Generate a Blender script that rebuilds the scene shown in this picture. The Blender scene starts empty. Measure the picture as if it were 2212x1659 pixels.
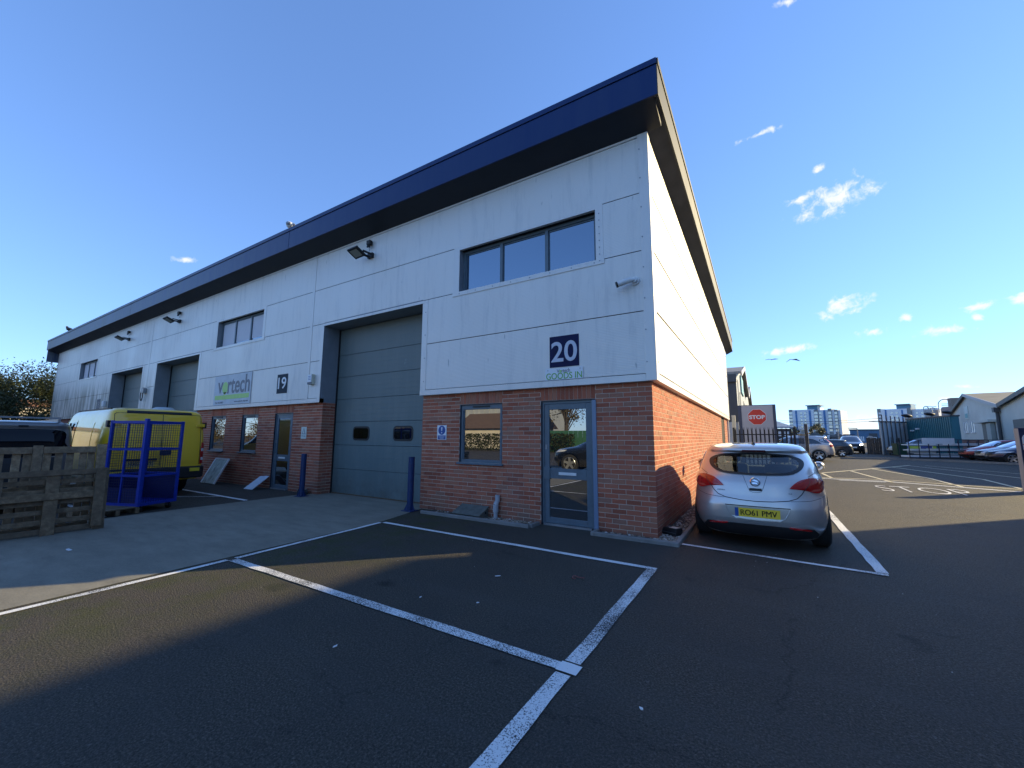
import bpy, bmesh, math, random
from mathutils import Vector, Matrix
random.seed(7)
R = math.radians
scene = bpy.context.scene
COL = scene.collection

# ------------------------------------------------------------------ camera
CAM = Vector((1.378, -6.292, 1.460))
cd = bpy.data.cameras.new('Camera'); cam = bpy.data.objects.new('Camera', cd); COL.objects.link(cam)
cam.location = CAM; cam.rotation_euler = (R(97.45), R(-0.3175), R(31.562))
cd.sensor_width = 36; cd.lens = 873.19/2212*36; cd.clip_start = .05; cd.clip_end = 4000
scene.camera = cam
scene.render.resolution_x = 1024; scene.render.resolution_y = 768
CM = cam.rotation_euler.to_matrix()

# ------------------------------------------------------------------ world, sun, exposure
SUN_EL = R(19.5); SUN_AZ = math.atan2(.686, .727)
SUN = Vector((math.sin(SUN_AZ)*math.cos(SUN_EL), math.cos(SUN_AZ)*math.cos(SUN_EL), math.sin(SUN_EL)))
world = bpy.data.worlds.new('World'); scene.world = world; world.use_nodes = True
sd = bpy.data.lights.new('sun', 'SUN'); so = bpy.data.objects.new('sun', sd); COL.objects.link(so)
sd.energy = 3.1; sd.angle = R(.53); sd.color = (1, .80, .42)
so.rotation_euler = SUN.to_track_quat('Z', 'Y').to_euler(); so.location = (20, 20, 30)
scene.view_settings.view_transform = 'Standard'; scene.view_settings.look = 'None'
scene.view_settings.exposure = 1.45; scene.view_settings.gamma = 1

# photo pixel (2212 wide) -> world helpers
def pxray(u, v): return CM @ Vector(((u-1106)/873.19, (829.5-v)/873.19, -1))
FWD = Vector((-math.sin(R(31.562)), math.cos(R(31.562)), 0))
def at_h(u, v, h):
    d = pxray(u, v); return CAM + d*(h/(d.x*FWD.x+d.y*FWD.y))
def raydir(u, h):
    n = pxray(u, 946); n.z = 0; n.normalize(); return n, h/n.dot(FWD)
def at_n(u, v, n, D):
    d = pxray(u, v); return CAM + d*(D/d.dot(n))
def gpx(u, v, z=0.0):
    d = pxray(u, v); return CAM + d*((z-CAM.z)/d.z)
def z5(x, y): return ((2900+x*.51175)*.54861, (1300+y*.51175)*.54861)
def g5(x, y, z=0.0): return gpx(*z5(x, y), z)
def h5(x, y, h): return at_h(*z5(x, y), h)

nt = world.node_tree; nt.nodes.clear()
def build_sky():
    N, L = nt.nodes, nt.links
    out = N.new('ShaderNodeOutputWorld'); bg = N.new('ShaderNodeBackground')
    sky = N.new('ShaderNodeTexSky'); sky.sky_type = 'NISHITA'; sky.sun_disc = False
    sky.sun_elevation = SUN_EL; sky.sun_rotation = SUN_AZ
    sky.air_density = 1.0; sky.dust_density = .05; sky.ozone_density = 3.0; sky.altitude = 0
    hs = N.new('ShaderNodeMix'); hs.data_type = 'RGBA'; hs.blend_type = 'MULTIPLY'; hs.inputs['Factor'].default_value = 1; hs.inputs['B'].default_value = (.56, .755, 1.12, 1)
    gm = N.new('ShaderNodeGamma'); gm.inputs['Gamma'].default_value = .69; L.new(sky.outputs[0], gm.inputs['Color']); L.new(gm.outputs[0], hs.inputs['A'])
    tc = N.new('ShaderNodeTexCoord')
    no = N.new('ShaderNodeTexNoise'); no.inputs['Scale'].default_value = 48; no.inputs['Detail'].default_value = 7
    no.inputs['Roughness'].default_value = .62; no.inputs['Distortion'].default_value = .35
    L.new(tc.outputs['Generated'], no.inputs['Vector'])
    # small drifting clouds: (photo u, v, half length px, half height px, tilt deg); plus others elsewhere round the sky
    clouds = [(1806, 428, 92, 24, 24), (1727, 431, 28, 8, 22), (1768, 364, 22, 7, 40), (1820, 665, 52, 17, 17), (1697, 756, 50, 7, 10),
              (2035, 713, 52, 10, 6), (2112, 662, 36, 9, 8), (2206, 647, 24, 13, 0), (1886, 716, 30, 7, 10), (1957, 688, 11, 8, 30),
              (2110, 686, 14, 6, 0), (2085, 835, 20, 5, 0), (2055, 862, 26, 6, 0), (1990, 900, 40, 8, 0), (1900, 905, 70, 10, 4),
              (398, 560, 18, 5, -4), (1700, 4, 26, 6, 15), (1850, 915, 40, 10, 0), (1640, 290, 46, 5, 22)]
    dirs = []
    for (u, v, a, b, t) in clouds:
        c = pxray(u, v).normalized(); e = pxray(u+a*math.cos(R(t)), v-a*math.sin(R(t))).normalized()
        la = (e-c).length; dirs.append((c, (e-c).normalized(), la, la*b/a))
    rr = random.Random(3)
    for k in range(8):
        az = R(rr.uniform(45, 255)); el = R(rr.choice([6, 9, 14, 20, 27])+rr.uniform(-2, 3))
        c = Vector((math.sin(az)*math.cos(el), math.cos(az)*math.cos(el), math.sin(el)))
        t = Vector((math.cos(az), -math.sin(az), rr.uniform(-.1, .3))).normalized()
        la = rr.uniform(.03, .07); dirs.append((c, t, la, la*rr.uniform(.16, .34)))
    acc = None
    for c, t1, la, lb in dirs:
        t1 = (t1-c*t1.dot(c)).normalized(); t2 = t1.cross(c)
        m = Matrix((t1, c, t2)).transposed()
        mp = N.new('ShaderNodeMapping'); mp.vector_type = 'TEXTURE'
        mp.inputs['Location'].default_value = c; mp.inputs['Rotation'].default_value = m.to_euler('XYZ')
        mp.inputs['Scale'].default_value = (la*1.2, 1.0, lb*1.9)
        L.new(tc.outputs['Generated'], mp.inputs['Vector'])
        ln = N.new('ShaderNodeVectorMath'); ln.operation = 'LENGTH'; L.new(mp.outputs[0], ln.inputs[0])
        if acc is None: acc = ln.outputs['Value']
        else:
            mi = N.new('ShaderNodeMath'); mi.operation = 'MINIMUM'; L.new(acc, mi.inputs[0]); L.new(ln.outputs['Value'], mi.inputs[1]); acc = mi.outputs[0]
    a = N.new('ShaderNodeMath'); a.operation = 'MULTIPLY_ADD'; a.inputs[1].default_value = -3.4; a.inputs[2].default_value = 1.7
    L.new(no.outputs['Fac'], a.inputs[0])
    s = N.new('ShaderNodeMath'); s.operation = 'ADD'; L.new(acc, s.inputs[0]); L.new(a.outputs[0], s.inputs[1])
    mr = N.new('ShaderNodeMapRange'); mr.interpolation_type = 'SMOOTHSTEP'
    mr.inputs['From Min'].default_value = 1.0; mr.inputs['From Max'].default_value = -.1; mr.inputs['To Max'].default_value = .92
    L.new(s.outputs[0], mr.inputs['Value'])
    mx = N.new('ShaderNodeMix'); mx.data_type = 'RGBA'; mx.inputs['B'].default_value = (2.6, 2.65, 2.6, 1)
    L.new(mr.outputs[0], mx.inputs['Factor']); L.new(hs.outputs['Result'], mx.inputs['A'])
    L.new(mx.outputs['Result'], bg.inputs['Color']); bg.inputs['Strength'].default_value = .15
    L.new(bg.outputs[0], out.inputs['Surface'])
build_sky()

# ------------------------------------------------------------------ helpers
def srgb(r, g, b):
    f = lambda c: c/12.92 if c <= .04045 else ((c+.055)/1.055)**2.4
    return (f(r/255), f(g/255), f(b/255))

MATS = {}
def mat(name, col, rough=.6, metal=0, spec=.5, var=0, vs=3, bump=0, bs=60, coat=0, emis=None, stretch=(1, 1, 1), dirt=0):
    if name in MATS: return MATS[name]
    m = bpy.data.materials.new(name); m.use_nodes = True; MATS[name] = m
    N, L = m.node_tree.nodes, m.node_tree.links; b = N['Principled BSDF']
    b.inputs['Base Color'].default_value = (*col, 1); b.inputs['Roughness'].default_value = rough
    b.inputs['Metallic'].default_value = metal; b.inputs['Specular IOR Level'].default_value = spec
    if coat: b.inputs['Coat Weight'].default_value = coat; b.inputs['Coat Roughness'].default_value = .04
    if emis: b.inputs['Emission Color'].default_value = (*emis[0], 1); b.inputs['Emission Strength'].default_value = emis[1]
    if var or bump or dirt:
        geo = N.new('ShaderNodeNewGeometry'); mp = N.new('ShaderNodeMapping'); mp.inputs['Scale'].default_value = stretch
        L.new(geo.outputs['Position'], mp.inputs['Vector'])
    if var:
        n = N.new('ShaderNodeTexNoise'); n.inputs['Scale'].default_value = vs; n.inputs['Detail'].default_value = 6; n.inputs['Roughness'].default_value = .65
        L.new(mp.outputs[0], n.inputs['Vector'])
        cr = N.new('ShaderNodeValToRGB'); e = cr.color_ramp.elements
        e[0].position = .3; e[1].position = .72
        e[0].color = (*[c*(1-var) for c in col], 1); e[1].color = (*[min(1, c*(1+var)) for c in col], 1)
        L.new(n.outputs['Fac'], cr.inputs[0]); L.new(cr.outputs[0], b.inputs['Base Color'])
        rr = N.new('ShaderNodeMapRange'); rr.inputs['To Min'].default_value = max(.02, rough-.12); rr.inputs['To Max'].default_value = min(1, rough+.15)
        L.new(n.outputs['Fac'], rr.inputs['Value']); L.new(rr.outputs[0], b.inputs['Roughness'])
    if bump:
        n2 = N.new('ShaderNodeTexNoise'); n2.inputs['Scale'].default_value = bs; n2.inputs['Detail'].default_value = 4
        L.new(geo.outputs['Position'], n2.inputs['Vector'])
        bp = N.new('ShaderNodeBump'); bp.inputs['Strength'].default_value = bump; bp.inputs['Distance'].default_value = .02
        L.new(n2.outputs['Fac'], bp.inputs['Height']); L.new(bp.outputs[0], b.inputs['Normal'])
    return m

def nodes(name):
    m = bpy.data.materials.new(name); m.use_nodes = True; MATS[name] = m
    return m, m.node_tree.nodes, m.node_tree.links, m.node_tree.nodes['Principled BSDF']
def ramp(N, stops):
    r = N.new('ShaderNodeValToRGB'); e = r.color_ramp.elements
    while len(e) < len(stops): e.new(.5)
    for el, (p, c) in zip(e, stops): el.position = p; el.color = (*c, 1)
    return r
def noise(N, L, vec, scale, detail=5, rough=.6):
    n = N.new('ShaderNodeTexNoise'); n.inputs['Scale'].default_value = scale; n.inputs['Detail'].default_value = detail; n.inputs['Roughness'].default_value = rough
    L.new(vec, n.inputs['Vector']); return n
def mixc(N, L, fac, a, b, mode='MIX'):
    m = N.new('ShaderNodeMix'); m.data_type = 'RGBA'; m.blend_type = mode
    for key, val in (('Factor', fac), ('A', a), ('B', b)):
        if hasattr(val, 'links'): L.new(val, m.inputs[key])
        elif key == 'Factor': m.inputs[key].default_value = val
        else: m.inputs[key].default_value = (*val, 1)
    return m.outputs['Result']
def mrange(N, L, val, a, b, c=0, d=1):
    m = N.new('ShaderNodeMapRange'); m.inputs['From Min'].default_value = a; m.inputs['From Max'].default_value = b
    m.inputs['To Min'].default_value = c; m.inputs['To Max'].default_value = d; L.new(val, m.inputs['Value']); return m.outputs[0]
def mmath(N, L, op, a, b):
    m = N.new('ShaderNodeMath'); m.operation = op
    for i, v in enumerate((a, b)):
        if hasattr(v, 'links'): L.new(v, m.inputs[i])
        else: m.inputs[i].default_value = v
    return m.outputs[0]
def bumpn(N, L, h, strength, dist):
    b = N.new('ShaderNodeBump'); b.inputs['Strength'].default_value = strength; b.inputs['Distance'].default_value = dist
    L.new(h, b.inputs['Height']); return b.outputs[0]

class MB:
    def __init__(s): s.v = []; s.f = []
    def pts(s, P, F):
        o = len(s.v); s.v += [tuple(p) for p in P]; s.f += [tuple(i+o for i in f) for f in F]; return s
    def box(s, x0, x1, y0, y1, z0, z1, M=None):
        P = [Vector((x, y, z)) for z in (z0, z1) for y in (y0, y1) for x in (x0, x1)]
        if M is not None: P = [M @ p for p in P]
        return s.pts(P, [(0, 2, 3, 1), (4, 5, 7, 6), (0, 1, 5, 4), (2, 6, 7, 3), (0, 4, 6, 2), (1, 3, 7, 5)])
    def bar(s, a, b, w, h, up=(0, 0, 1)):
        a, b = Vector(a), Vector(b); d = (b-a); l = d.length; d.normalize(); up = Vector(up)
        if abs(d.dot(up)) > .98: up = Vector((1, 0, 0))
        x = d.cross(up).normalized(); y = x.cross(d)
        P = [q + x*sx*w/2 + y*sy*h/2 for q in (a, b) for sy in (-1, 1) for sx in (-1, 1)]
        return s.pts(P, [(0, 1, 3, 2), (4, 6, 7, 5), (0, 4, 5, 1), (2, 3, 7, 6), (0, 2, 6, 4), (1, 5, 7, 3)])
    def cyl(s, a, b, r0, r1=None, n=12, cap=True):
        a, b = Vector(a), Vector(b); r1 = r0 if r1 is None else r1; d = (b-a).normalized()
        u = d.orthogonal().normalized(); w = d.cross(u); P = []
        for q, r in ((a, r0), (b, r1)):
            for i in range(n): t = 2*math.pi*i/n; P.append(q+u*math.cos(t)*r+w*math.sin(t)*r)
        F = [(i, (i+1) % n, n+(i+1) % n, n+i) for i in range(n)]
        if cap: F += [tuple(range(n-1, -1, -1)), tuple(range(n, 2*n))]
        return s.pts(P, F)
    def tube(s, path, r, n=8):
        for a, b in zip(path, path[1:]): s.cyl(a, b, r, n=n)
        return s
    def prism(s, poly, d):           # poly: 3D points, d: extrusion vector
        n = len(poly); P = [Vector(p) for p in poly]; d = Vector(d); P += [p+d for p in P]
        return s.pts(P, [tuple(range(n-1, -1, -1)), tuple(range(n, 2*n))]+[(i, (i+1) % n, n+(i+1) % n, n+i) for i in range(n)])
    def grid(s, rows, closed=False):
        o = len(s.v); m = len(rows[0])
        for r in rows: s.v += [tuple(p) for p in r]
        for i in range(len(rows)-1):
            for j in range(m if closed else m-1):
                s.f.append((o+i*m+j, o+i*m+(j+1) % m, o+(i+1)*m+(j+1) % m, o+(i+1)*m+j))
        return s
    def lathe(s, prof, o, ax, n=32):  # prof: (axial, radius)
        ax = Vector(ax).normalized(); u = ax.orthogonal().normalized(); w = ax.cross(u); o = Vector(o)
        rows = [[o+ax*a+u*math.cos(2*math.pi*i/n)*r+w*math.sin(2*math.pi*i/n)*r for i in range(n)] for a, r in prof]
        return s.grid(rows, True)
    def mesh(s, name):
        me = bpy.data.meshes.new(name); me.from_pydata(s.v, [], s.f); me.update()
        bm = bmesh.new(); bm.from_mesh(me); bmesh.ops.recalc_face_normals(bm, faces=bm.faces); bm.to_mesh(me); bm.free()
        return me
    def build(s, name, m, parent=None, smooth=0, bevel=0, loc=None):
        me = s.mesh(name); me.materials.append(m)
        if smooth:
            me.polygons.foreach_set('use_smooth', [True]*len(me.polygons)); me.set_sharp_from_angle(angle=R(smooth))
        return link(name, me, parent, bevel, loc)

def link(name, me, parent=None, bevel=0, loc=None):
    o = bpy.data.objects.new(name, me); COL.objects.link(o)
    if parent is not None: o.parent = parent
    if loc is not None: o.location = loc
    if bevel:
        b = o.modifiers.new('bevel', 'BEVEL'); b.width = bevel; b.segments = 2; b.limit_method = 'ANGLE'; b.angle_limit = R(40)
    return o
def tag(o, label, cat, group=None):
    o['label'] = label; o['category'] = cat
    if group: o['group'] = group
    return o
def thing(name, label, cat, loc=(0, 0, 0), rotz=0, group=None):
    o = bpy.data.objects.new(name, None); COL.objects.link(o); o.empty_display_size = .2
    o.location = loc; o.rotation_euler = (0, 0, rotz); return tag(o, label, cat, group)
def struct(o): o['kind'] = 'structure'; return o
def stuff(o): o['kind'] = 'stuff'; return o
def bx(name, m, parent, *a, **k): return MB().box(*a).build(name, m, parent, **k)

TXT = {}
def text_mesh(body, size, m, bold=0, depth=.002, spacing=1.0):
    cu = bpy.data.curves.new('lettering', 'FONT'); cu.body = body; cu.size = size; cu.align_x = 'CENTER'; cu.align_y = 'CENTER'
    cu.offset = bold; cu.extrude = depth; cu.space_character = spacing; cu.resolution_u = 6
    o = bpy.data.objects.new('lettering', cu); COL.objects.link(o)
    dg = bpy.context.evaluated_depsgraph_get(); me = bpy.data.meshes.new_from_object(o.evaluated_get(dg))
    bpy.data.objects.remove(o); bpy.data.curves.remove(cu)
    me.materials.clear(); me.materials.append(m); return me
def text(body, size, m, parent, loc, rot=(R(90), 0, 0), w=None, h=None, **k):
    me = text_mesh(body, size, m, **k)
    xs = [v.co.x for v in me.vertices]; ys = [v.co.y for v in me.vertices]
    cx, cy = (min(xs)+max(xs))/2, (min(ys)+max(ys))/2
    sx = w/(max(xs)-min(xs)) if w else 1; sy = h/(max(ys)-min(ys)) if h else (sx if w else 1)
    for v in me.vertices: v.co.x = (v.co.x-cx)*sx; v.co.y = (v.co.y-cy)*sy
    o = link('lettering', me, parent); o.location = loc; o.rotation_euler = rot; return o

# ------------------------------------------------------------------ materials
def m_asphalt():
    m, N, L, b = nodes('asphalt'); g = N.new('ShaderNodeNewGeometry'); P = g.outputs['Position']
    n1 = noise(N, L, P, 75, 5, .85); n2 = noise(N, L, P, .9, 5, .6); n3 = noise(N, L, P, 34, 4, .7)
    vo = N.new('ShaderNodeTexVoronoi'); vo.inputs['Scale'].default_value = 85; L.new(P, vo.inputs['Vector'])
    base = ramp(N, [(.34, (.014, .0125, .0098)), (.5, (.064, .056, .045)), (.68, (.22, .193, .152))]); L.new(n1.outputs['Fac'], base.inputs[0])
    col = mixc(N, L, mrange(N, L, n2.outputs['Fac'], .35, .7, 0, .55), base.outputs[0], (.050, .048, .045))
    sp = mrange(N, L, vo.outputs['Color'], .90, .97)           # pale chips of stone
    col = mixc(N, L, mmath(N, L, 'MULTIPLY', sp, .5), col, (.17, .16, .15))
    # oil spots, tyre scrub and lighter worn lanes
    no_ = noise(N, L, P, 1.7, 3, .5); col = mixc(N, L, mrange(N, L, no_.outputs['Fac'], .66, .74, 0, .6), col, (.012, .012, .013))
    mt = N.new('ShaderNodeMapping'); mt.inputs['Rotation'].default_value = (0, 0, R(12)); mt.inputs['Scale'].default_value = (.25, 2.6, 1); L.new(P, mt.inputs['Vector'])
    nt_ = noise(N, L, mt.outputs[0], 1.1, 5, .6); col = mixc(N, L, mrange(N, L, nt_.outputs['Fac'], .52, .72, 0, .4), col, (.085, .080, .072))
    # hairline cracks
    vc = N.new('ShaderNodeTexVoronoi'); vc.feature = 'DISTANCE_TO_EDGE'; vc.inputs['Scale'].default_value = .33
    wv = noise(N, L, P, 2.5, 5, .7); ad = N.new('ShaderNodeVectorMath'); ad.operation = 'MULTIPLY_ADD'; ad.inputs[1].default_value = (.5, .5, 0); L.new(wv.outputs['Color'], ad.inputs[0]); L.new(P, ad.inputs[2]); L.new(ad.outputs[0], vc.inputs['Vector'])
    crk = mmath(N, L, 'MULTIPLY', mrange(N, L, vc.outputs['Distance'], .004, .0015), mrange(N, L, n2.outputs['Fac'], .48, .55)); col = mixc(N, L, mmath(N, L, 'MULTIPLY', crk, .35), col, (.006, .006, .006))
    # moss / silt beside the apron and the wall foot
    sx = N.new('ShaderNodeSeparateXYZ'); L.new(P, sx.inputs[0])
    ns = noise(N, L, P, 2.2, 6, .7)
    e1 = mrange(N, L, mmath(N, L, 'ABSOLUTE', mmath(N, L, 'ADD', sx.outputs[0], 3.6), 0.0), .15, 1.5, 1, 0)
    near = mrange(N, L, sx.outputs[1], -7.5, -5.2, 0, 1)
    near2 = mrange(N, L, sx.outputs[1], 1.0, -.2, 0, 1)
    f = mmath(N, L, 'MULTIPLY', mmath(N, L, 'MULTIPLY', e1, mmath(N, L, 'MULTIPLY', near, near2)), mrange(N, L, ns.outputs['Fac'], .42, .68))
    col = mixc(N, L, mmath(N, L, 'MULTIPLY', f, .8), col, (.055, .066, .016))
    L.new(col, b.inputs['Base Color'])
    L.new(mrange(N, L, n3.outputs['Fac'], .3, .7, .62, .9), b.inputs['Roughness']); b.inputs['Specular IOR Level'].default_value = .2
    h = mmath(N, L, 'ADD', mmath(N, L, 'MULTIPLY', n1.outputs['Fac'], .7), mmath(N, L, 'MULTIPLY', vo.outputs['Distance'], .6))
    L.new(bumpn(N, L, h, .9, .012), b.inputs['Normal']); return m
def m_concrete():
    m, N, L, b = nodes('apron_concrete'); g = N.new('ShaderNodeNewGeometry'); P = g.outputs['Position']
    mp = N.new('ShaderNodeMapping'); mp.inputs['Rotation'].default_value = (0, 0, R(8)); mp.inputs['Scale'].default_value = (1.2, 3.2, 1); L.new(P, mp.inputs['Vector'])
    n1 = noise(N, L, mp.outputs[0], 1.6, 8, .68); n2 = noise(N, L, P, 60, 4, .7); n3 = noise(N, L, P, .55, 5, .6)
    c = ramp(N, [(.3, (.15, .138, .105)), (.5, (.21, .195, .15)), (.72, (.28, .26, .20))]); L.new(n1.outputs['Fac'], c.inputs[0])
    col = mixc(N, L, mrange(N, L, n3.outputs['Fac'], .4, .7, 0, .6), c.outputs[0], (.135, .126, .095))
    col = mixc(N, L, mrange(N, L, n2.outputs['Fac'], .35, .7, 0, .35), col, (.33, .30, .245))
    L.new(col, b.inputs['Base Color']); b.inputs['Roughness'].default_value = .85
    L.new(bumpn(N, L, n2.outputs['Fac'], .5, .006), b.inputs['Normal']); return m
def m_paint(name, white, wear):
    m, N, L, b = nodes(name); g = N.new('ShaderNodeNewGeometry'); P = g.outputs['Position']
    n1 = noise(N, L, P, 95, 4, .75); n2 = noise(N, L, P, 1.3, 4, .6); n3 = noise(N, L, P, 120, 3, .7)
    f = mmath(N, L, 'ADD', mmath(N, L, 'MULTIPLY', n1.outputs['Fac'], 1.0), mmath(N, L, 'MULTIPLY', n2.outputs['Fac'], .55))
    msk = mrange(N, L, f, wear-.035, wear+.035)
    tar = ramp(N, [(.3, (.02, .02, .022)), (.7, (.05, .05, .05))]); L.new(n3.outputs['Fac'], tar.inputs[0])
    L.new(mixc(N, L, msk, white, tar.outputs[0]), b.inputs['Base Color']); b.inputs['Roughness'].default_value = .75
    L.new(bumpn(N, L, n1.outputs['Fac'], .6, .006), b.inputs['Normal']); return m
def m_brick():
    m, N, L, b = nodes('brick_red'); g = N.new('ShaderNodeNewGeometry'); oi = N.new('ShaderNodeObjectInfo')
    r = mmath(N, L, 'FRACT', mmath(N, L, 'ADD', mmath(N, L, 'MULTIPLY', g.outputs['Random Per Island'], 7.31), mmath(N, L, 'MULTIPLY', oi.outputs['Random'], 5.17)), 0)
    c = ramp(N, [(0, (.28, .074, .040)), (.25, (.41, .112, .060)), (.55, (.46, .142, .078)), (.82, (.43, .17, .10)), (1, (.32, .155, .105))]); L.new(r, c.inputs[0])
    n = noise(N, L, g.outputs['Position'], 70, 5, .7); n2 = noise(N, L, g.outputs['Position'], 1.1, 5, .65)
    col = mixc(N, L, mrange(N, L, n.outputs['Fac'], .4, .75, 0, .5), c.outputs[0], (.42, .19, .125))
    col = mixc(N, L, mrange(N, L, n2.outputs['Fac'], .55, .75, 0, .28), col, (.30, .22, .19))      # lime bloom
    sx = N.new('ShaderNodeSeparateXYZ'); L.new(g.outputs['Position'], sx.inputs[0])
    foot = mmath(N, L, 'MULTIPLY', mrange(N, L, sx.outputs[2], .42, .0), mrange(N, L, n2.outputs['Fac'], .3, .6, .2, 1))
    col = mixc(N, L, mmath(N, L, 'MULTIPLY', foot, .55), col, (.085, .068, .056))                  # splash-back dirt
    L.new(col, b.inputs['Base Color']); b.inputs['Roughness'].default_value = .82; b.inputs['Specular IOR Level'].default_value = .3
    L.new(bumpn(N, L, n.outputs['Fac'], .5, .006), b.inputs['Normal']); return m
def m_cladding(name='cladding_silver', rib=True, base=(.75, .72, .67)):
    m, N, L, b = nodes(name); g = N.new('ShaderNodeNewGeometry'); P = g.outputs['Position']
    mp = N.new('ShaderNodeMapping'); mp.inputs['Scale'].default_value = (5, 5, .55); L.new(P, mp.inputs['Vector'])
    st = noise(N, L, mp.outputs[0], 1.5, 7, .7); n2 = noise(N, L, P, .6, 5, .6); n3 = noise(N, L, P, 11, 4, .7)
    sx = N.new('ShaderNodeSeparateXYZ'); L.new(P, sx.inputs[0])
    left = mrange(N, L, sx.outputs[0], -16, -27)                                                    # weathering grows to the exposed end
    k = mrange(N, L, st.outputs['Fac'], .50, .74)
    grime = mmath(N, L, 'MULTIPLY', k, mrange(N, L, n2.outputs['Fac'], .36, .62, .10, .55))
    col = mixc(N, L, grime, base, (.42, .43, .43))
    col = mixc(N, L, mmath(N, L, 'MULTIPLY', mrange(N, L, n3.outputs['Fac'], .62, .8), .22), col, (.33, .34, .36))
    # algae streaks on the far end panels
    mp2 = N.new('ShaderNodeMapping'); mp2.inputs['Scale'].default_value = (3.4, 3.4, .35); L.new(P, mp2.inputs['Vector'])
    sa = noise(N, L, mp2.outputs[0], 1.2, 6, .7)
    low = mmath(N, L, 'MAXIMUM', mrange(N, L, sx.outputs[2], 4.35, 3.4), .12)
    alg = mmath(N, L, 'MULTIPLY', mmath(N, L, 'MULTIPLY', left, low), mrange(N, L, sa.outputs['Fac'], .40, .56))
    col = mixc(N, L, mmath(N, L, 'MULTIPLY', alg, .95), col, (.105, .115, .075))
    col = mixc(N, L, mmath(N, L, 'MULTIPLY', left, .3), col, (.46, .46, .45))
    # thin droppings / scuffs
    mp3 = N.new('ShaderNodeMapping'); mp3.inputs['Scale'].default_value = (9, 9, 2.2); L.new(P, mp3.inputs['Vector'])
    dp = noise(N, L, mp3.outputs[0], 1.0, 2, .5)
    col = mixc(N, L, mrange(N, L, dp.outputs['Fac'], .735, .78, 0, .6), col, (.24, .26, .26))
    L.new(col, b.inputs['Base Color']); b.inputs['Metallic'].default_value = .15
    L.new(mrange(N, L, n2.outputs['Fac'], .3, .7, .34, .52), b.inputs['Roughness'])
    if rib:
        w = N.new('ShaderNodeTexWave'); w.bands_direction = 'Z'; w.inputs['Scale'].default_value = 12.0; L.new(P, w.inputs['Vector'])
        oc = noise(N, L, P, .9, 2, .5); b2 = N.new('ShaderNodeBump'); b2.inputs['Strength'].default_value = .25; b2.inputs['Distance'].default_value = .05; L.new(oc.outputs['Fac'], b2.inputs['Height'])
        b1 = N.new('ShaderNodeBump'); b1.inputs['Strength'].default_value = .35; b1.inputs['Distance'].default_value = .004; L.new(w.outputs['Fac'], b1.inputs['Height']); L.new(b2.outputs[0], b1.inputs['Normal']); L.new(b1.outputs[0], b.inputs['Normal'])
    return m
def m_fascia():
    m, N, L, b = nodes('fascia_navy'); g = N.new('ShaderNodeNewGeometry'); P = g.outputs['Position']
    sx = N.new('ShaderNodeSeparateXYZ'); L.new(P, sx.inputs[0])
    mp = N.new('ShaderNodeMapping'); mp.inputs['Scale'].default_value = (2.5, 2.5, .35); L.new(P, mp.inputs['Vector'])
    n = noise(N, L, mp.outputs[0], 1.4, 7, .7); left = mrange(N, L, sx.outputs[0], -7, -30)
    f = mmath(N, L, 'MULTIPLY', mmath(N, L, 'ADD', mmath(N, L, 'MULTIPLY', left, .9), .06), mrange(N, L, n.outputs['Fac'], .3, .66, .15, 1))
    col = mixc(N, L, f, (.006, .030, .125), (.21, .23, .225))
    L.new(col, b.inputs['Base Color']); L.new(mrange(N, L, f, 0, 1, .30, .6), b.inputs['Roughness']); b.inputs['Specular IOR Level'].default_value = .25; return m
def m_glass(name, refl=.32, tint=(.010, .014, .018), rough=.004, gc=(.93, .96, 1)):
    m = bpy.data.materials.new(name); m.use_nodes = True; MATS[name] = m
    N, L = m.node_tree.nodes, m.node_tree.links; N.clear()
    o = N.new('ShaderNodeOutputMaterial'); gl = N.new('ShaderNodeBsdfGlossy'); gl.inputs['Roughness'].default_value = rough
    gl.inputs['Color'].default_value = (*gc, 1)
    df = N.new('ShaderNodeBsdfDiffuse'); df.inputs['Color'].default_value = (*tint, 1)
    lw = N.new('ShaderNodeLayerWeight'); lw.inputs['Blend'].default_value = .35
    f = mrange(N, L, lw.outputs['Fresnel'], 0, 1, refl, 1)
    mx = N.new('ShaderNodeMixShader'); L.new(f, mx.inputs[0]); L.new(df.outputs[0], mx.inputs[1]); L.new(gl.outputs[0], mx.inputs[2])
    L.new(mx.outputs[0], o.inputs['Surface']); return m
def m_clear(name, tint=(.62, .72, .70), refl=.10):
    m = bpy.data.materials.new(name); m.use_nodes = True; MATS[name] = m
    N, L = m.node_tree.nodes, m.node_tree.links; N.clear()
    o = N.new('ShaderNodeOutputMaterial'); gl = N.new('ShaderNodeBsdfGlossy'); gl.inputs['Roughness'].default_value = .01
    tr = N.new('ShaderNodeBsdfTransparent'); tr.inputs['Color'].default_value = (*tint, 1)
    lw = N.new('ShaderNodeLayerWeight'); lw.inputs['Blend'].default_value = .3
    f = mrange(N, L, lw.outputs['Fresnel'], 0, 1, refl, 1)
    mx = N.new('ShaderNodeMixShader'); L.new(f, mx.inputs[0]); L.new(tr.outputs[0], mx.inputs[1]); L.new(gl.outputs[0], mx.inputs[2])
    L.new(mx.outputs[0], o.inputs['Surface']); return m
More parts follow.
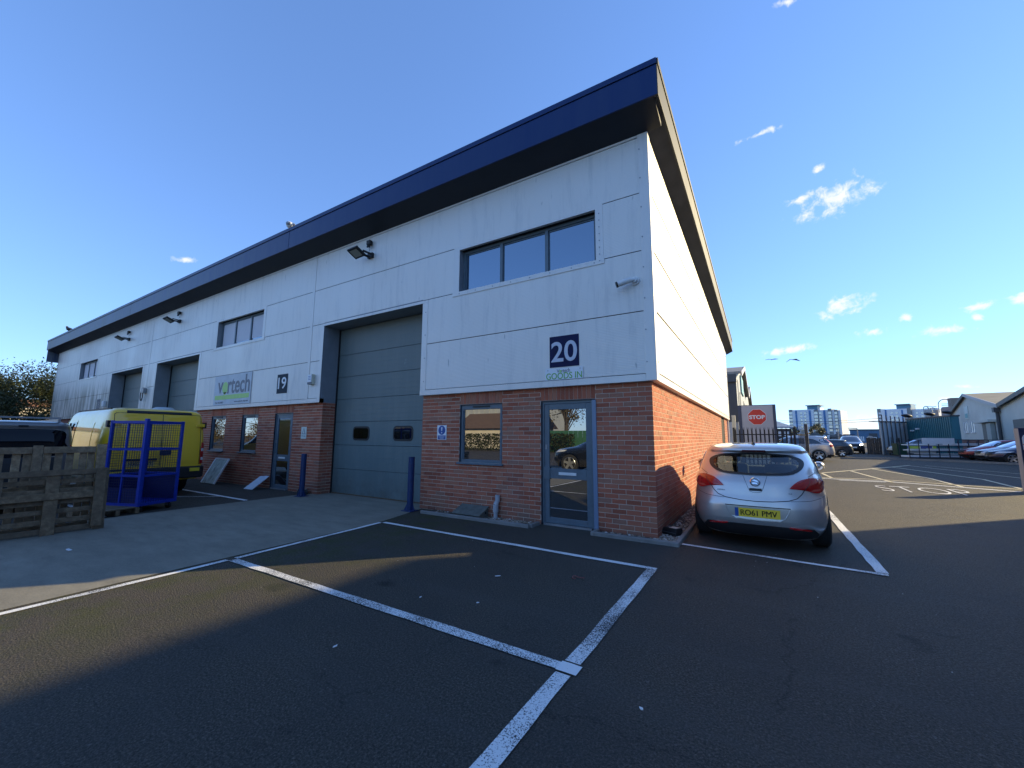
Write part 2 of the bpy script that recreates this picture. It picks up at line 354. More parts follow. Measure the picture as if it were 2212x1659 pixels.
def m_rollerdoor():
    m, N, L, b = nodes('roller_grey'); g = N.new('ShaderNodeNewGeometry'); P = g.outputs['Position']
    sx = N.new('ShaderNodeSeparateXYZ'); L.new(P, sx.inputs[0])
    mp = N.new('ShaderNodeMapping'); mp.inputs['Scale'].default_value = (4, 4, .4); L.new(P, mp.inputs['Vector'])
    n = noise(N, L, mp.outputs[0], 1.6, 6, .7); n3 = noise(N, L, P, 4, 4, .7)
    up = mrange(N, L, sx.outputs[2], 1.2, 4.0)
    col = mixc(N, L, mmath(N, L, 'MULTIPLY', mrange(N, L, n.outputs['Fac'], .42, .7), .35), (.115, .162, .165), (.21, .235, .22))
    col = mixc(N, L, mmath(N, L, 'MULTIPLY', up, .55), col, (.165, .182, .165))                      # paler and greyer towards the top
    col = mixc(N, L, mrange(N, L, n3.outputs['Fac'], .68, .78, 0, .45), col, (.33, .36, .36))
    nb_ = noise(N, L, P, 2.3, 6, .7); col = mixc(N, L, mmath(N, L, 'MULTIPLY', mrange(N, L, sx.outputs[2], .75, .05), mrange(N, L, nb_.outputs['Fac'], .4, .65, 0, .6)), col, (.07, .065, .055))
    L.new(col, b.inputs['Base Color']); b.inputs['Roughness'].default_value = .5
    fr = mmath(N, L, 'FRACT', mmath(N, L, 'MULTIPLY', mmath(N, L, 'ADD', sx.outputs[2], .012), 1/.1183), 0)
    L.new(bumpn(N, L, mrange(N, L, fr, 0, .10), .4, .004), b.inputs['Normal']); return m
def m_wood(name='pallet_wood', g_=1.0):
    m, N, L, b = nodes(name); g = N.new('ShaderNodeNewGeometry'); P = g.outputs['Position']; oi = N.new('ShaderNodeObjectInfo')
    mp = N.new('ShaderNodeMapping'); mp.inputs['Scale'].default_value = (6, 3, 3); L.new(P, mp.inputs['Vector'])
    n = noise(N, L, mp.outputs[0], 4, 7, .72); n2 = noise(N, L, P, 45, 3, .7)
    c = ramp(N, [(p_, tuple(v_*g_ for v_ in c_)) for p_, c_ in ((.25, (.07, .048, .027)), (.5, (.19, .135, .078)), (.75, (.36, .265, .155)))]); L.new(n.outputs['Fac'], c.inputs[0])
    col = mixc(N, L, mmath(N, L, 'MULTIPLY', oi.outputs['Random'], .55), c.outputs[0], (.10, .078, .055))
    L.new(col, b.inputs['Base Color']); b.inputs['Roughness'].default_value = .85
    L.new(bumpn(N, L, n2.outputs['Fac'], .5, .005), b.inputs['Normal']); return m

A_ASPH = m_asphalt(); A_CONC = m_concrete(); A_BRICK = m_brick(); A_CLAD = m_cladding(); A_TRIM = m_cladding('flashing_silver', False, (.73, .70, .655))
A_FASC = m_fascia(); A_GLASS = m_glass('window_glass'); A_GLASS2 = m_glass('car_glass', .10, (.006, .007, .008)); A_ROLL = m_rollerdoor(); A_WOOD = m_wood()
A_BLKGL = m_glass('privacy_glass', .02, (.003, .003, .004), gc=(.22, .23, .25)); A_SKYGL = m_glass('upper_glass', .26, (.012, .022, .035), gc=(.72, .86, 1))
A_LINE = m_paint('worn_white_paint', (.76, .76, .74), .80); A_LINE2 = m_paint('fresh_white_paint', (.78, .78, .76), .87); A_YEL = m_paint('worn_yellow_paint', (.66, .58, .38), .90)
A_MORTAR = mat('mortar', (.66, .57, .47), .9, var=.25, vs=6, bump=.4, bs=120)
A_FRAME = mat('frame_bluegrey', (.105, .145, .175), .38, var=.12, vs=9)
A_REVEAL = mat('reveal_grey', (.23, .25, .27), .5, var=.15, vs=2)
A_BLACK = mat('black_plastic', (.012, .012, .013), .5); A_RUBBER = mat('tyre_rubber', (.014, .014, .014), .85, bump=.3, bs=90)
A_DARK = mat('dark_void', (.008, .008, .009), .9); A_CHROME = mat('chrome', (.75, .76, .78), .12, metal=1)
A_WHITE = mat('white_plastic', (.74, .74, .72), .45, var=.06, vs=8); A_GREYM = mat('grey_metal', (.32, .33, .34), .45, metal=.6, var=.15)
A_NAVY = mat('navy_sign', (.003, .006, .055), .5, spec=.2, var=.3, vs=7); A_SIGNGREY = mat('sign_letter_grey', (.58, .60, .68), .5, var=.06, vs=20)
A_RED = mat('sign_red', (.62, .035, .018), .4); A_BLUE = mat('sign_blue', (.012, .075, .30), .4); A_GREEN = mat('sign_green', (.16, .42, .07), .5)
A_LIME = mat('sign_lime', (.42, .68, .20), .5, var=.1, vs=9); A_PALE = mat('sign_white', (.78, .80, .82), .45, var=.05, vs=5); A_INK = mat('sign_ink', (.15, .16, .19), .5)
A_BOLL = mat('bollard_blue', (.006, .028, .11), .4, var=.25, vs=12, bump=.15, bs=60); A_FENCE = mat('palisade_black', (.006, .008, .014), .5, var=.3, vs=12)
A_LAMPR = mat('lamp_red', (.46, .008, .008), .12, coat=.7); A_LAMPC = mat('lamp_clear', (.70, .72, .74), .1, coat=1); A_ORANGE = mat('lamp_amber', (.7, .25, .03), .2)
A_PLATEY = mat('plate_yellow', (.88, .60, .035), .4); A_ALLOY = mat('alloy', (.52, .53, .54), .3, metal=.8)
A_CAGE = mat('cage_blue', (.006, .035, .34), .42, var=.2, vs=10)

# ------------------------------------------------------------------ ground
g = MB(); s_ = 1500
g.pts([(-s_, -s_, 0), (s_, -s_, 0), (s_, s_, 0), (-s_, s_, 0)], [(0, 1, 2, 3)]); struct(g.build('ground', A_ASPH))
def sheet(name, m, poly, z): return struct(MB().pts([(x, y, z) for x, y in poly], [tuple(range(len(poly)))]).build(name, m))
sheet('concrete_apron', A_CONC, [(-8.55, .40), (-8.55, -12), (-4.07, -12), (-4.12, -5.5), (-4.29, -1.35), (-4.62, .0), (-4.70, .40)], .004)
sheet('concrete_apron', A_CONC, [(-19.9, .40), (-19.9, -12), (-15.2, -12), (-15.2, .40)], .004)
def gline(pts, w, z, m, name='road_marking'):
    for (a, b) in zip(pts, pts[1:]):
        a, b = Vector((a[0], a[1], 0)), Vector((b[0], b[1], 0)); d = (b-a).normalized(); n = Vector((-d.y, d.x, 0))*w/2
        k = max(2, int((b-a).length/.25)); rows = []
        for i in range(k+1):
            q = a+(b-a)*i/k; j1, j2 = random.uniform(-.006, .006), random.uniform(-.006, .006)
            rows.append([(q+n*(1+j1/w*2)).to_tuple()[:2]+(z,), (q-n*(1+j2/w*2)).to_tuple()[:2]+(z,)])
        struct(MB().grid(rows).build(name, m))
gline([(-4.20, -1.36), (.28, -1.41)], .085, .008, A_LINE2)
gline([(.235, -1.46), (.235, -3.66)], .105, .008, A_LINE); gline([(.235, -3.81), (.215, -8.5)], .105, .008, A_LINE)
gline([(-4.03, -3.755), (.18, -3.735)], .095, .008, A_LINE); gline([(.17, -3.735), (.31, -3.735)], .12, .0095, A_LINE2)
gline([(-4.235, -1.40), (-4.07, -3.71)], .075, .008, A_LINE2); gline([(-4.065, -3.80), (-4.0, -5.5), (-3.95, -9)], .075, .008, A_LINE2)
gline([(.34, -.10), (2.44, -.27)], .07, .008, A_LINE2); gline([(2.405, -.22), (2.40, 3.6), (2.40, 8.5)], .11, .009, A_LINE2)
gline([(-8.62, -1.43), (-13.6, -1.43)], .09, .008, A_LINE2); gline([(-9.75, -1.48), (-10.4, -1.95), (-13, -3.75)], .06, .0095, A_LINE)
gline([(-8.7, -3.75), (-13.4, -3.75)], .09, .008, A_LINE)
# yellow box, give-way bars and STOP lettering at the road junction
P2 = lambda *q: [tuple(g5(*a))[:2] for a in q]
for w_, q in [(.13, [(600, 1105), (1330, 1042)]), (.13, [(625, 1135), (1100, 1150), (2190, 1228)]), (.10, [(650, 1100), (740, 1140)]), (.10, [(880, 1085), (1200, 1172)]),
              (.10, [(1040, 1068), (1480, 1140), (1740, 1208)]), (.10, [(1200, 1055), (1900, 1150), (2190, 1222)]), (.08, [(1330, 1044), (2190, 1140)]), (.08, [(1450, 1043), (2190, 1108)])]:
    gline(P2(*q), w_, .0085, A_YEL, 'yellow_box_marking')
gline(P2((640, 1141), (1160, 1166), (2190, 1247)), .17, .0075, A_LINE2, 'stop_line'); gline(P2((790, 1156), (1150, 1172)), .12, .0105, A_LINE2, 'stop_line')
stp = text('STOP', 1.0, A_LINE2, None, (0, 0, 0), (0, 0, 0), w=1.95, h=1.6, bold=-.02, depth=.001)
stp.name = 'stop_lettering'; stp.location = (5.2, 10.0, .010); stp.rotation_euler = (0, 0, R(-2)); struct(stp)

# kerb of the road beyond the junction and the pavement behind it
A_KERB = mat('kerb_concrete', (.22, .215, .20), .85, var=.2, vs=4, bump=.4, bs=40)
kp = [Vector((*q, 0)) for q in P2((800, 990), (1300, 1000), (1750, 1018), (2200, 1038))]
kb = MB()
for a, b in zip(kp, kp[1:]): kb.bar(a+Vector((0, 0, .06)), b+Vector((0, 0, .06)), .14, .12)
struct(kb.build('road_kerb', A_KERB))

# ------------------------------------------------------------------ the industrial terrace
T = thing('industrial_terrace', 'long two-storey industrial unit terrace, silver cladding over red brick, dark navy fascia', 'building')
C = .095; Z0, Z1 = 2.31, 6.34; ROWS = [2.42, 3.40, 4.38, 5.35, 6.32]
ROLL = [(-8.21, -4.71), (-19.25, -15.45), (-24.64, -20.78)]
WINS = [(-3.72, -.80), (-14.24, -11.30), (-30.03, -27.15)]
XJ = [-34.95, -30.42, -20.15, -8.78, .03]
def cut(x0, x1, holes):
    segs = [(x0, x1)]
    for h0, h1 in holes:
        segs = [s for a, b in segs for s in ((a, min(b, h0)), (max(a, h1), b)) if s[1]-s[0] > .02]
    return segs
def wall_openings(name, m, x0, x1, z0, z1, y0, y1, ops, parent=T):
    b = MB(); xs = sorted({x0, x1, *[v for o in ops for v in o[:2] if x0 < v < x1]})
    for a, c in zip(xs, xs[1:]):
        o = [q for q in ops if q[0] <= a+1e-6 and q[1] >= c-1e-6]; zz = [(z0, z1)]
        for q in o: zz = [s for u, v in zz for s in ((u, min(v, q[2])), (max(u, q[3]), v)) if s[1]-s[0] > .001]
        for u, v in zz: b.box(a, c, y0, y1, u, v)
    return b.build(name, m, parent)
# backing behind the panels (seen only in the joints)
wall_openings('backing_wall', A_DARK, -34.9, .05, Z0+.02, Z1, -.04, .06, [(a-.02, b+.02, 0, 4.33) for a, b in ROLL]+[(a, b, 4.39, 5.29) for a, b in WINS])
MB().box(-34.9, -.02, .45, 15.3, .02, Z0+.1).box(-34.9, .0, .1, 15.3, 4.4, 5.5).box(-.06, .055, .06, 15.3, Z0+.02, 5.55).build('inner_core', A_DARK, T)
# cladding panels, front
for zi in range(4):
    za, zb = ROWS[zi]+.007, ROWS[zi+1]-.007
    for xa, xb in zip(XJ, XJ[1:]):
        holes = [(a-.10, b+.14) for a, b in ROLL] if zi < 2 else ([(a-.14, b+.12) for a, b in WINS] if zi == 2 else [])
        for a, b in cut(xa+.055, xb-.055, holes):
            bx('cladding_panel', A_CLAD, T, a, b, -C, -.045, za, zb)
# side panels (top course follows the roof fall)
FALL = .047
for ya, yb in ((.05, 7.30), (7.36, 15.45)):
    for zi in range(3): bx('cladding_panel', A_CLAD, T, .06, C, ya, yb, ROWS[zi]+.020, ROWS[zi+1]-.020)
    zt = lambda y: Z1-.01-FALL*y
    MB().prism([(.06, ya, 5.370), (.06, yb, 5.370), (.06, yb, zt(yb)), (.06, ya, zt(ya))], (C-.06, 0, 0)).build('cladding_panel', A_CLAD, T)
bx('joint_cover', A_TRIM, T, .06, C+.004, 7.29, 7.37, 2.42, 5.98)
# dark gaskets in the panel joints
for zj in ROWS[1:4]:
    for a, b in cut(-34.9, -.06, [(p-.11, q+.15) for p, q in ROLL] if zj < 4 else []): bx('joint_gasket', A_DARK, T, a, b, -C+.007, -.045, zj-.0068, zj+.0068)
    bx('joint_gasket', A_DARK, T, .06, C-.005, .052, 15.44, zj-.0198, zj+.0198)
# flashings
for a, b in cut(-34.95, -.062, [(p, q) for p, q in ROLL]): bx('bottom_flashing', A_TRIM, T, a, b, -C-.008, .02, Z0, 2.415)
bx('top_flashing', A_TRIM, T, -34.95, -.062, -C-.005, -.045, 6.325, 6.375)
bx('corner_flashing', A_TRIM, T, -.06, C+.008, -C-.009, .05, Z0+.0, 6.37, bevel=.006)
bx('bottom_flashing', A_TRIM, T, 0, C+.006, .052, 15.45, Z0, 2.415)
bx('corner_flashing', A_TRIM, T, .02, C+.010, 15.455, 15.56, Z0, 5.70); bx('corner_flashing', A_TRIM, T, -35.0, -34.94, -C-.008, 15.3, 0, 6.37)
for x in XJ[1:-1]: bx('joint_cover', A_TRIM, T, x-.065, x+.045, -C-.004, -.05, 2.42, 6.32)
bx('end_wall', A_CLAD, T, -34.99, -34.9, -.04, 15.3, .0, 6.3); bx('rear_wall', A_CLAD, T, -34.9, .06, 15.3, 15.45, 0, 5.65)
for a, b in WINS:                                   # window surrounds
    for n_, q in (('window_flashing', (a-.145, a, 4.31, 5.36)), ('window_flashing', (b, b+.13, 4.31, 5.36)), ('window_flashing', (a-.145, b+.13, 5.29, 5.362))):
        bx(n_, A_TRIM, T, q[0], q[1], -C-.006, -.02, *q[2:]) if q[2] < 5 else bx(n_, A_TRIM, T, a, b, -C-.006, -.02, *q[2:])
    bx('window_flashing', A_TRIM, T, a-.16, b+.14, -C-.014, -.02, 4.305, 4.388)
for a, b in ROLL:                                   # roller door surrounds and reveals
    bx('door_flashing', A_TRIM, T, a-.11, a-.002, -C-.006, -.02, 2.416, 4.31); bx('door_flashing', A_TRIM, T, b+.002, b+.15, -C-.006, -.02, 2.416, 4.31)
    bx('door_flashing', A_TRIM, T, a-.11, b+.15, -C-.007, -.02, 4.313, 4.37)
    bx('door_reveal', A_REVEAL, T, a-.06, a, -C-.004, .46, Z0, 4.312); bx('door_reveal', A_REVEAL, T, b, b+.06, -C-.004, .46, Z0, 4.312)
    bx('door_reveal', A_REVEAL, T, a, b, -C-.002, .46, 4.312, 4.40)
# screws of the flashings
sc = MB()
for i in range(8):
    z = 2.6+i*.5
    for q in ((-.035, -C-.010, z), (-4.61, -C-.007, z)):
        if q[0] > -1 or z < 4.2: sc.cyl(q, (q[0], q[1]-.008, q[2]), .011, n=6)
    sc.cyl((C+.009, .025, z), (C+.016, .025, z), .011, n=6)
    sc.cyl((-.735, -C-.007, 4.36+.12*i), (-.735, -C-.014, 4.36+.12*i), .010, n=6)
for i in range(8): sc.cyl((-3.7+.41*i, -C-.012, 4.345), (-3.7+.41*i, -C-.022, 4.345), .010, n=6)
stuff(sc.build('screw_heads', A_GREYM, T))
# roof, fascia, soffit
FO, SO = .59, .38; FZ0, FZ1 = 6.52, 7.12
fj = [-35.33, -33.4, -21.3, -9.33, SO]
for a, b in zip(fj, fj[1:]):
    bx('fascia_board', A_FASC, T, a+.006, b-.006, -FO, -FO+.05, FZ0, FZ1-.10, bevel=.008)
    bx('fascia_capping', A_FASC, T, a+.004, b-.004, -FO-.018, -FO+.12, FZ1-.098, FZ1, bevel=.006)
MB().prism([(-35.33, -FO+.01, FZ0+.003), (-35.33, -C, Z1+.02), (-35.33, -C, Z1+.10), (-35.33, -FO+.05, FZ0+.09)], (35.33+SO-.06, 0, 0)).build('soffit', mat('soffit_dark', (.012, .015, .024), .5, var=.4, vs=2), T)
ye = 16.3; dz = -FALL*(ye+FO)
for z_0, z_1, xo, n_ in ((FZ0, FZ1-.10, 0, 'verge_board'), (FZ1-.098, FZ1, .018, 'verge_capping')):
    MB().prism([(SO-.05, -FO+.001, z_0), (SO-.05, ye, z_0+dz), (SO-.05, ye, z_1+dz), (SO-.05, -FO+.001, z_1)], (.052+xo, 0, 0)).build(n_, mat('verge_grey', (.045, .05, .056), .55, spec=.2, var=.35, vs=1.2, stretch=(1, 2, .4)), T, bevel=.006)
MB().pts([(SO-.02, -FO+.02, FZ0+.004), (SO-.02, ye, FZ0+dz+.004), (C, ye, Z1+dz+.05), (C, -C, Z1+.03)], [(0, 1, 2, 3)]).build('verge_soffit', mat('soffit_grey', (.035, .036, .042), .6, var=.4, vs=3), T)
MB().pts([(-35.3, -FO+.06, FZ1-.03), (SO-.03, -FO+.06, FZ1-.03), (SO-.03, ye, FZ1+dz-.03), (-35.3, ye, FZ1+dz-.03)], [(0, 1, 2, 3)]).build('roof', mat('roof_sheet', (.25, .27, .28), .5), T)
bx('verge_board', A_FASC, T, -35.34, -35.29, -FO+.05, ye, FZ0-.7, FZ1-.1)

# upper windows: frame, three panes
for k, (a, b) in enumerate(WINS):
    W = bx('window', A_FRAME, T, a+.001, b-.001, .03, .09, 4.395, 4.45)
    for q in ((a+.001, b-.001, 5.235, 5.285), (a+.001, a+.06, 4.45, 5.235), (b-.06, b-.001, 4.45, 5.235)): bx('frame', A_FRAME, W, q[0], q[1], .03, .09, q[2], q[3])
    ms = [a+(b-a)*.325, a+(b-a)*.665]
    for x in ms: bx('mullion', A_FRAME, W, x-.03, x+.03, .025, .092, 4.45, 5.235)
    xs = [a+.06]+[v for x in ms for v in (x-.03, x+.03)]+[b-.06]
    for i in range(3):
        o = bx('pane', A_SKYGL, W, xs[2*i]+.018, xs[2*i+1]-.018, .062, .072, 4.468, 5.217)
        bx('bead', A_FRAME, W, xs[2*i]+.001, xs[2*i+1]-.001, .055, .06, 5.205, 5.234); bx('bead', A_FRAME, W, xs[2*i]+.001, xs[2*i]+.02, .055, .06, 4.451, 5.204)
        bx('bead', A_FRAME, W, xs[2*i+1]-.02, xs[2*i+1]-.001, .055, .06, 4.451, 5.204)
        if k: bx('blind', mat('blind_white', (.62, .62, .66), .7), W, xs[2*i]+.02, xs[2*i+1]-.02, .058, .0615, 4.47+.02*i, 5.21)
    bx('reveal', A_REVEAL, W, a-.001, a+.0005, -C+.002, .03, 4.39, 5.29); bx('reveal', A_REVEAL, W, b-.0005, b+.001, -C+.002, .03, 4.39, 5.29)

# sectional roller doors
ZS = [.025, .63, 1.23, 1.82, 2.41, 3.0, 3.59, 4.30]
for k, (a, b) in enumerate(ROLL):
    D = bx('roller_door', A_DARK, T, a, b, .44, .46, .0, 4.31)
    for z, zz in zip(ZS, ZS[1:]): bx('door_section', A_ROLL, D, a+.015, b-.015, .40, .436, z+.004, zz-.004, bevel=.004)
    bx('bottom_seal', mat('seal_brown', (.13, .085, .05), .8, var=.3, vs=5), D, a+.015, b-.015, .385, .43, .006, .028)
    bx('guide_rail', A_BLACK, D, a+.001, a+.016, .36, .44, 0, 4.3); bx('guide_rail', A_BLACK, D, b-.016, b-.001, .36, .44, 0, 4.3)
    if k == 0:
        for vx0, vx1 in ((-7.47, -6.84), (-6.01, -5.36)):
            def rr_(x0, x1, z0, z1, r, y):
                P = []
                for cx, cz, t in ((x1-r, z1-r, 0), (x0+r, z1-r, 90), (x0+r, z0+r, 180), (x1-r, z0+r, 270)):
                    for i in range(6): P.append((cx+r*math.cos(R(t+18*i)), y, cz+r*math.sin(R(t+18*i))))
                return P
            V = MB().prism(rr_(vx0, vx1, 1.35, 1.70, .10, .392), (0, .01, 0)).build('vision_panel', A_BLACK, D, bevel=.004)
            MB().prism(rr_(vx0+.045, vx1-.045, 1.395, 1.655, .07, .389), (0, .004, 0)).build('pane', A_BLKGL if vx0 < -7 else A_GLASS2, V)

# --- brick walls: mortar core, every brick its own geometry; the largest 300 are single parts
PZ = .0745; BH = .0645; BL = .215; BP = .225; NR = 31
OPS20 = [(-3.70, -2.70, .9685, 2.086), (-1.90, -.90, 0, 2.086)]
OPS19 = [(-14.28, -13.30, .9685, 2.086), (-12.26, -11.31, .9685, 2.086), (-10.41, -9.50, 0, 2.086)]
wall20 = wall_openings('brick_wall', A_MORTAR, -4.695, -.006, 0, Z0+.03, .006, .12, OPS20)
wall19 = wall_openings('brick_wall', A_MORTAR, -15.44, -8.216, 0, Z0+.03, .006, .12, OPS19)
wallS = MB().box(-.12, -.006, .12, 12.1, 0, Z0+.03).box(-.12, -.006, 13.6, 15.3, 0, Z0+.03).build('brick_wall', A_MORTAR, T)
wallR = MB().box(-8.30, -8.212, .12, .44, 0, Z0+.03).box(-4.70, -4.695, .006, .44, 0, Z0+.02).build('brick_wall', A_MORTAR, T)
bx('brick_wall', mat('far_brick', (.19, .07, .05), .85, var=.3, vs=8), T, -34.9, -24.7, .0, .12, 0, Z0+.03)
bx('side_door', A_DARK, T, -.10, -.03, 12.1, 13.6, 0, Z0+.02); bx('plinth', A_KERB, T, -.01, .012, 12.3, 13.5, 0, .1)
bricks = []    # (wall, x0,x1,y0,y1,z0,z1)
def course(wall, u0, u1, z, phase, make, holes=()):
    n = int((u1-u0)/BP)+2
    for i in range(n):
        u = u0+i*BP if phase == 0 else u1-BL-i*BP
        a0, b0 = max(u, u0), min(u+BL, u1)
        if b0-a0 < .028: continue
        for a, b in cut(a0, b0, holes):
            if b-a > .028: bricks.append((wall,)+make(a, b, z))
for r in range(NR):
    z = r*PZ+.006; odd = r % 2
    fr = lambda a, b, z: (a, b, 0, .03, z, z+BH)
    for (w, x0, x1, ops) in ((wall20, -4.70, -.1125 if odd else -.225, OPS20), (wall19, -15.44, -8.205-(.1125 if odd else .225), OPS19)):
        hs = [(o[0], o[1]) for o in ops if z+BH > o[2]+.002]
        course(w, x0, x1, z, 1, fr, hs)
    # corner bricks
    bricks.append((wall20, -.1025, 0, 0, .215, z, z+BH) if odd else (wall20, -.215, 0, 0, .1025, z, z+BH))
    bricks.append((wall19, -8.205-.1025, -8.205, 0, .215, z, z+BH) if odd else (wall19, -8.205-.215, -8.205, 0, .1025, z, z+BH))
    side = lambda a, b, z: (-.03, 0, a, b, z, z+BH)
    course(wallS, .225 if odd else .1125, 15.3, z, 0, side, [(12.1, 13.6)])
    rev = lambda a, b, z: (-8.235, -8.205, a, b, z, z+BH)
    course(wallR, .225 if odd else .1125, .43, z, 0, rev)
for w, ops in ((wall20, OPS20), (wall19, OPS19)):
    for a, b, z0, z1 in ops:
        n = 13; p = (b-a)/n
        for i in range(n): bricks.append((w, a+i*p+.004, a+(i+1)*p-.004, 0, .03, 2.092, Z0+.012))
def vis(b):
    c = Vector(((b[1]+b[2])/2, (b[3]+b[4])/2, (b[5]+b[6])/2)); d = c-CAM
    n = Vector((1, 0, 0)) if b[0] in (wallS, wallR) else Vector((0, -1, 0))
    size = max(b[2]-b[1], b[4]-b[3])*(b[6]-b[5]); behind = b[0] is wallS and .35 < c.y < 7 and c.z < 1.0
    return (0 if behind else 1)*size*abs(d.normalized().dot(n))/d.length_squared
cache = {}
def brick_obj(b):
    w, x0, x1, y0, y1, z0, z1 = b; k = tuple(round(v, 3) for v in (x1-x0, y1-y0, z1-z0))
    if k not in cache:
        m = MB().box(-k[0]/2, k[0]/2, -k[1]/2, k[1]/2, -k[2]/2, k[2]/2).mesh('brick'); m.materials.append(A_BRICK); cache[k] = m
    j = random.uniform(-.0015, .0015)
    link('brick', cache[k], w, loc=((x0+x1)/2+(j if w in (wallS, wallR) else 0), (y0+y1)/2+(0 if w in (wallS, wallR) else j), (z0+z1)/2))
bricks.sort(key=vis, reverse=True)
for b in bricks[:300]: brick_obj(b)
for w in (wall20, wall19, wallS, wallR):
    rest = [b for b in bricks[300:] if b[0] is w]
    if rest:
        m = MB()
        for b in rest:
            j = random.uniform(-.0015, .0015); s = w in (wallS, wallR)
            m.box(b[1]+(j if s else 0), b[2]+(j if s else 0), b[3]+(0 if s else j), b[4]+(0 if s else j), b[5], b[6])
        stuff(m.build('brickwork', A_BRICK, w))
# reveals of the small openings
for ops in (OPS20, OPS19):
    for a, b, z0, z1 in ops:
        rv = MB().box(a-.001, a+.012, .004, .12, z0, z1).box(b-.012, b+.001, .004, .12, z0, z1).box(a+.012, b-.012, .004, .12, z1-.012, z1+.001)
        rv.build('opening_reveal', mat('reveal_navy', (.02, .028, .045), .5), T)
        bx('inner_dark', A_DARK, T, a, b, .121, .14, z0, z1)
# ground-floor windows
for (a, b, z0, z1) in OPS20[:1]+OPS19[:2]:
    W = bx('window', A_FRAME, T, a+.013, b-.013, .03, .09, z0+.001, z0+.055, bevel=.004)
    for q in ((a+.013, b-.013, z1-.10, z1-.013), (a+.013, a+.06, z0+.055, z1-.10), (b-.06, b-.013, z0+.055, z1-.10)): bx('frame', A_FRAME, W, q[0], q[1], .03, .09, q[2], q[3], bevel=.004)
    bx('frame', A_FRAME, W, a+.061, a+.078, .045, .08, z0+.056, z1-.101); bx('frame', A_FRAME, W, b-.078, b-.061, .045, .08, z0+.056, z1-.101)
    o = bx('pane', A_GLASS, W, a+.079, b-.079, .062, .072, z0+.056, z1-.101)
    bx('sill', A_FRAME, W, a-.03, b+.03, -.05, .03, z0-.035, z0-.001, bevel=.004)
    c = (a+b)/2; bx('trickle_vent', A_BLACK, W, c-.20, c+.20, .012, .029, z1-.062, z1-.035, bevel=.004)
# glazed aluminium doors
for (a, b, z0, z1) in (OPS20[1], OPS19[2]):
    D = bx('door', A_FRAME, T, a+.013, a+.05, .035, .10, .02, z1-.014)
    bx('frame', A_FRAME, D, b-.10, b-.013, .035, .10, .02, z1-.014); bx('frame', A_FRAME, D, a+.051, b-.101, .035, .10, z1-.055, z1-.014)
    bx('threshold', A_GREYM, D, a+.05, b-.10, -.01, .10, .0, .03)
    l, r = a+.053, b-.103
    S = bx('door_leaf', A_FRAME, D, l, l+.085, .045, .085, .035, z1-.058, bevel=.003)
    bx('stile', A_FRAME, S, r-.085, r, .045, .085, .035, z1-.058, bevel=.003)
    for q in ((.035, .125), (.765, .935), (z1-.155, z1-.058)): bx('rail', A_FRAME, S, l+.086, r-.086, .045, .085, q[0], q[1], bevel=.003)
    for q in ((.126, .764), (.936, z1-.156)): bx('pane', A_GLASS, S, l+.086, r-.086, .062, .07, *q)
    c = (l+r)/2; lb = bx('letter_plate', A_WHITE, S, c-.16, c+.16, .034, .045, .828, .875, bevel=.004)
    bx('push_plate', A_FRAME, S, l-.01, l+.10, .028, .046, .75, .955, bevel=.004); bx('lock', A_GREYM, S, l+.02, l+.045, .036, .046, 1.25, 1.33)
    if a > -3: bx('edge_strip', mat('strip_paleblue', (.17, .23, .33), .35), D, b-.06, b+.012, -.012, .034, .02, z1-.02, bevel=.008)
# wall foot: concrete edging and pebble margin
for x0, x1, y0, y1 in ((-4.30, -1.93, -.40, -.34), (-.86, .33, -.29, -.22), (.27, .33, -.219, 11.9), (-1.95, -1.89, -.339, -.06), (-.92, -.861, -.29, -.03)):
    bx('edging_kerb', A_KERB, None, x0, x1, y0, y1, -.02, .055, bevel=.012)['kind'] = 'structure'
struct(MB().box(-4.29, -1.95, -.34, .0, -.02, .012).box(-.86, .27, -.22, .0, -.02, .012).box(0, .27, 0, 11.9, -.02, .012).build('pebble_margin', mat('soil', (.05, .042, .032), .95, var=.4, vs=9)))
ico = bmesh.new(); bmesh.ops.create_icosphere(ico, subdivisions=1, radius=1); IV = [v.co.copy() for v in ico.verts]; IF = [tuple(v.index for v in f.verts) for f in ico.faces]; ico.free()
def pebbles(name, boxes, n, r0, r1, m, z=.012):
    b = MB()
    for k in range(n):
        x0, x1, y0, y1 = random.choice(boxes); x, y = random.uniform(x0, x1), random.uniform(y0, y1); s = random.uniform(r0, r1)
        q = Matrix.Rotation(random.uniform(0, 6.3), 3, 'Z'); e = (s*random.uniform(.8, 1.5), s, s*random.uniform(.45, .8))
        b.pts([q @ Vector((v.x*e[0], v.y*e[1], v.z*e[2]))+Vector((x, y, z+s*.3)) for v in IV], IF)
    return stuff(b.build(name, m))
def m_pebble():
    m, N, L, b = nodes('pebble_stone'); g = N.new('ShaderNodeNewGeometry')
    c = ramp(N, [(0, (.10, .08, .06)), (.4, (.25, .19, .13)), (.75, (.40, .33, .25)), (1, (.55, .52, .48))]); L.new(g.outputs['Random Per Island'], c.inputs[0]); L.new(c.outputs[0], b.inputs['Base Color'])
    b.inputs['Roughness'].default_value = .8; return m
A_PEB = m_pebble()
tag(pebbles('pebbles', [(.02, .26, .02, 4.5)]*3+[(.0, .26, -.2, .3), (-.85, .26, -.21, -.02), (-2.9, -1.96, -.33, -.02), (-4.2, -2, -.33, -.02)], 1500, .010, .024, A_PEB), 'loose tan pebbles filling the margin along the brick wall foot', 'pebbles')
tag(pebbles('grit', [(-4, .3, -5, -1.5), (.3, 4, -4.5, 0), (-1, 2.2, -.9, .6)], 18, .003, .006, mat('grit_white', (.50, .49, .46), .8), z=.002), 'scattered pale grit and chips lying on the asphalt', 'grit')

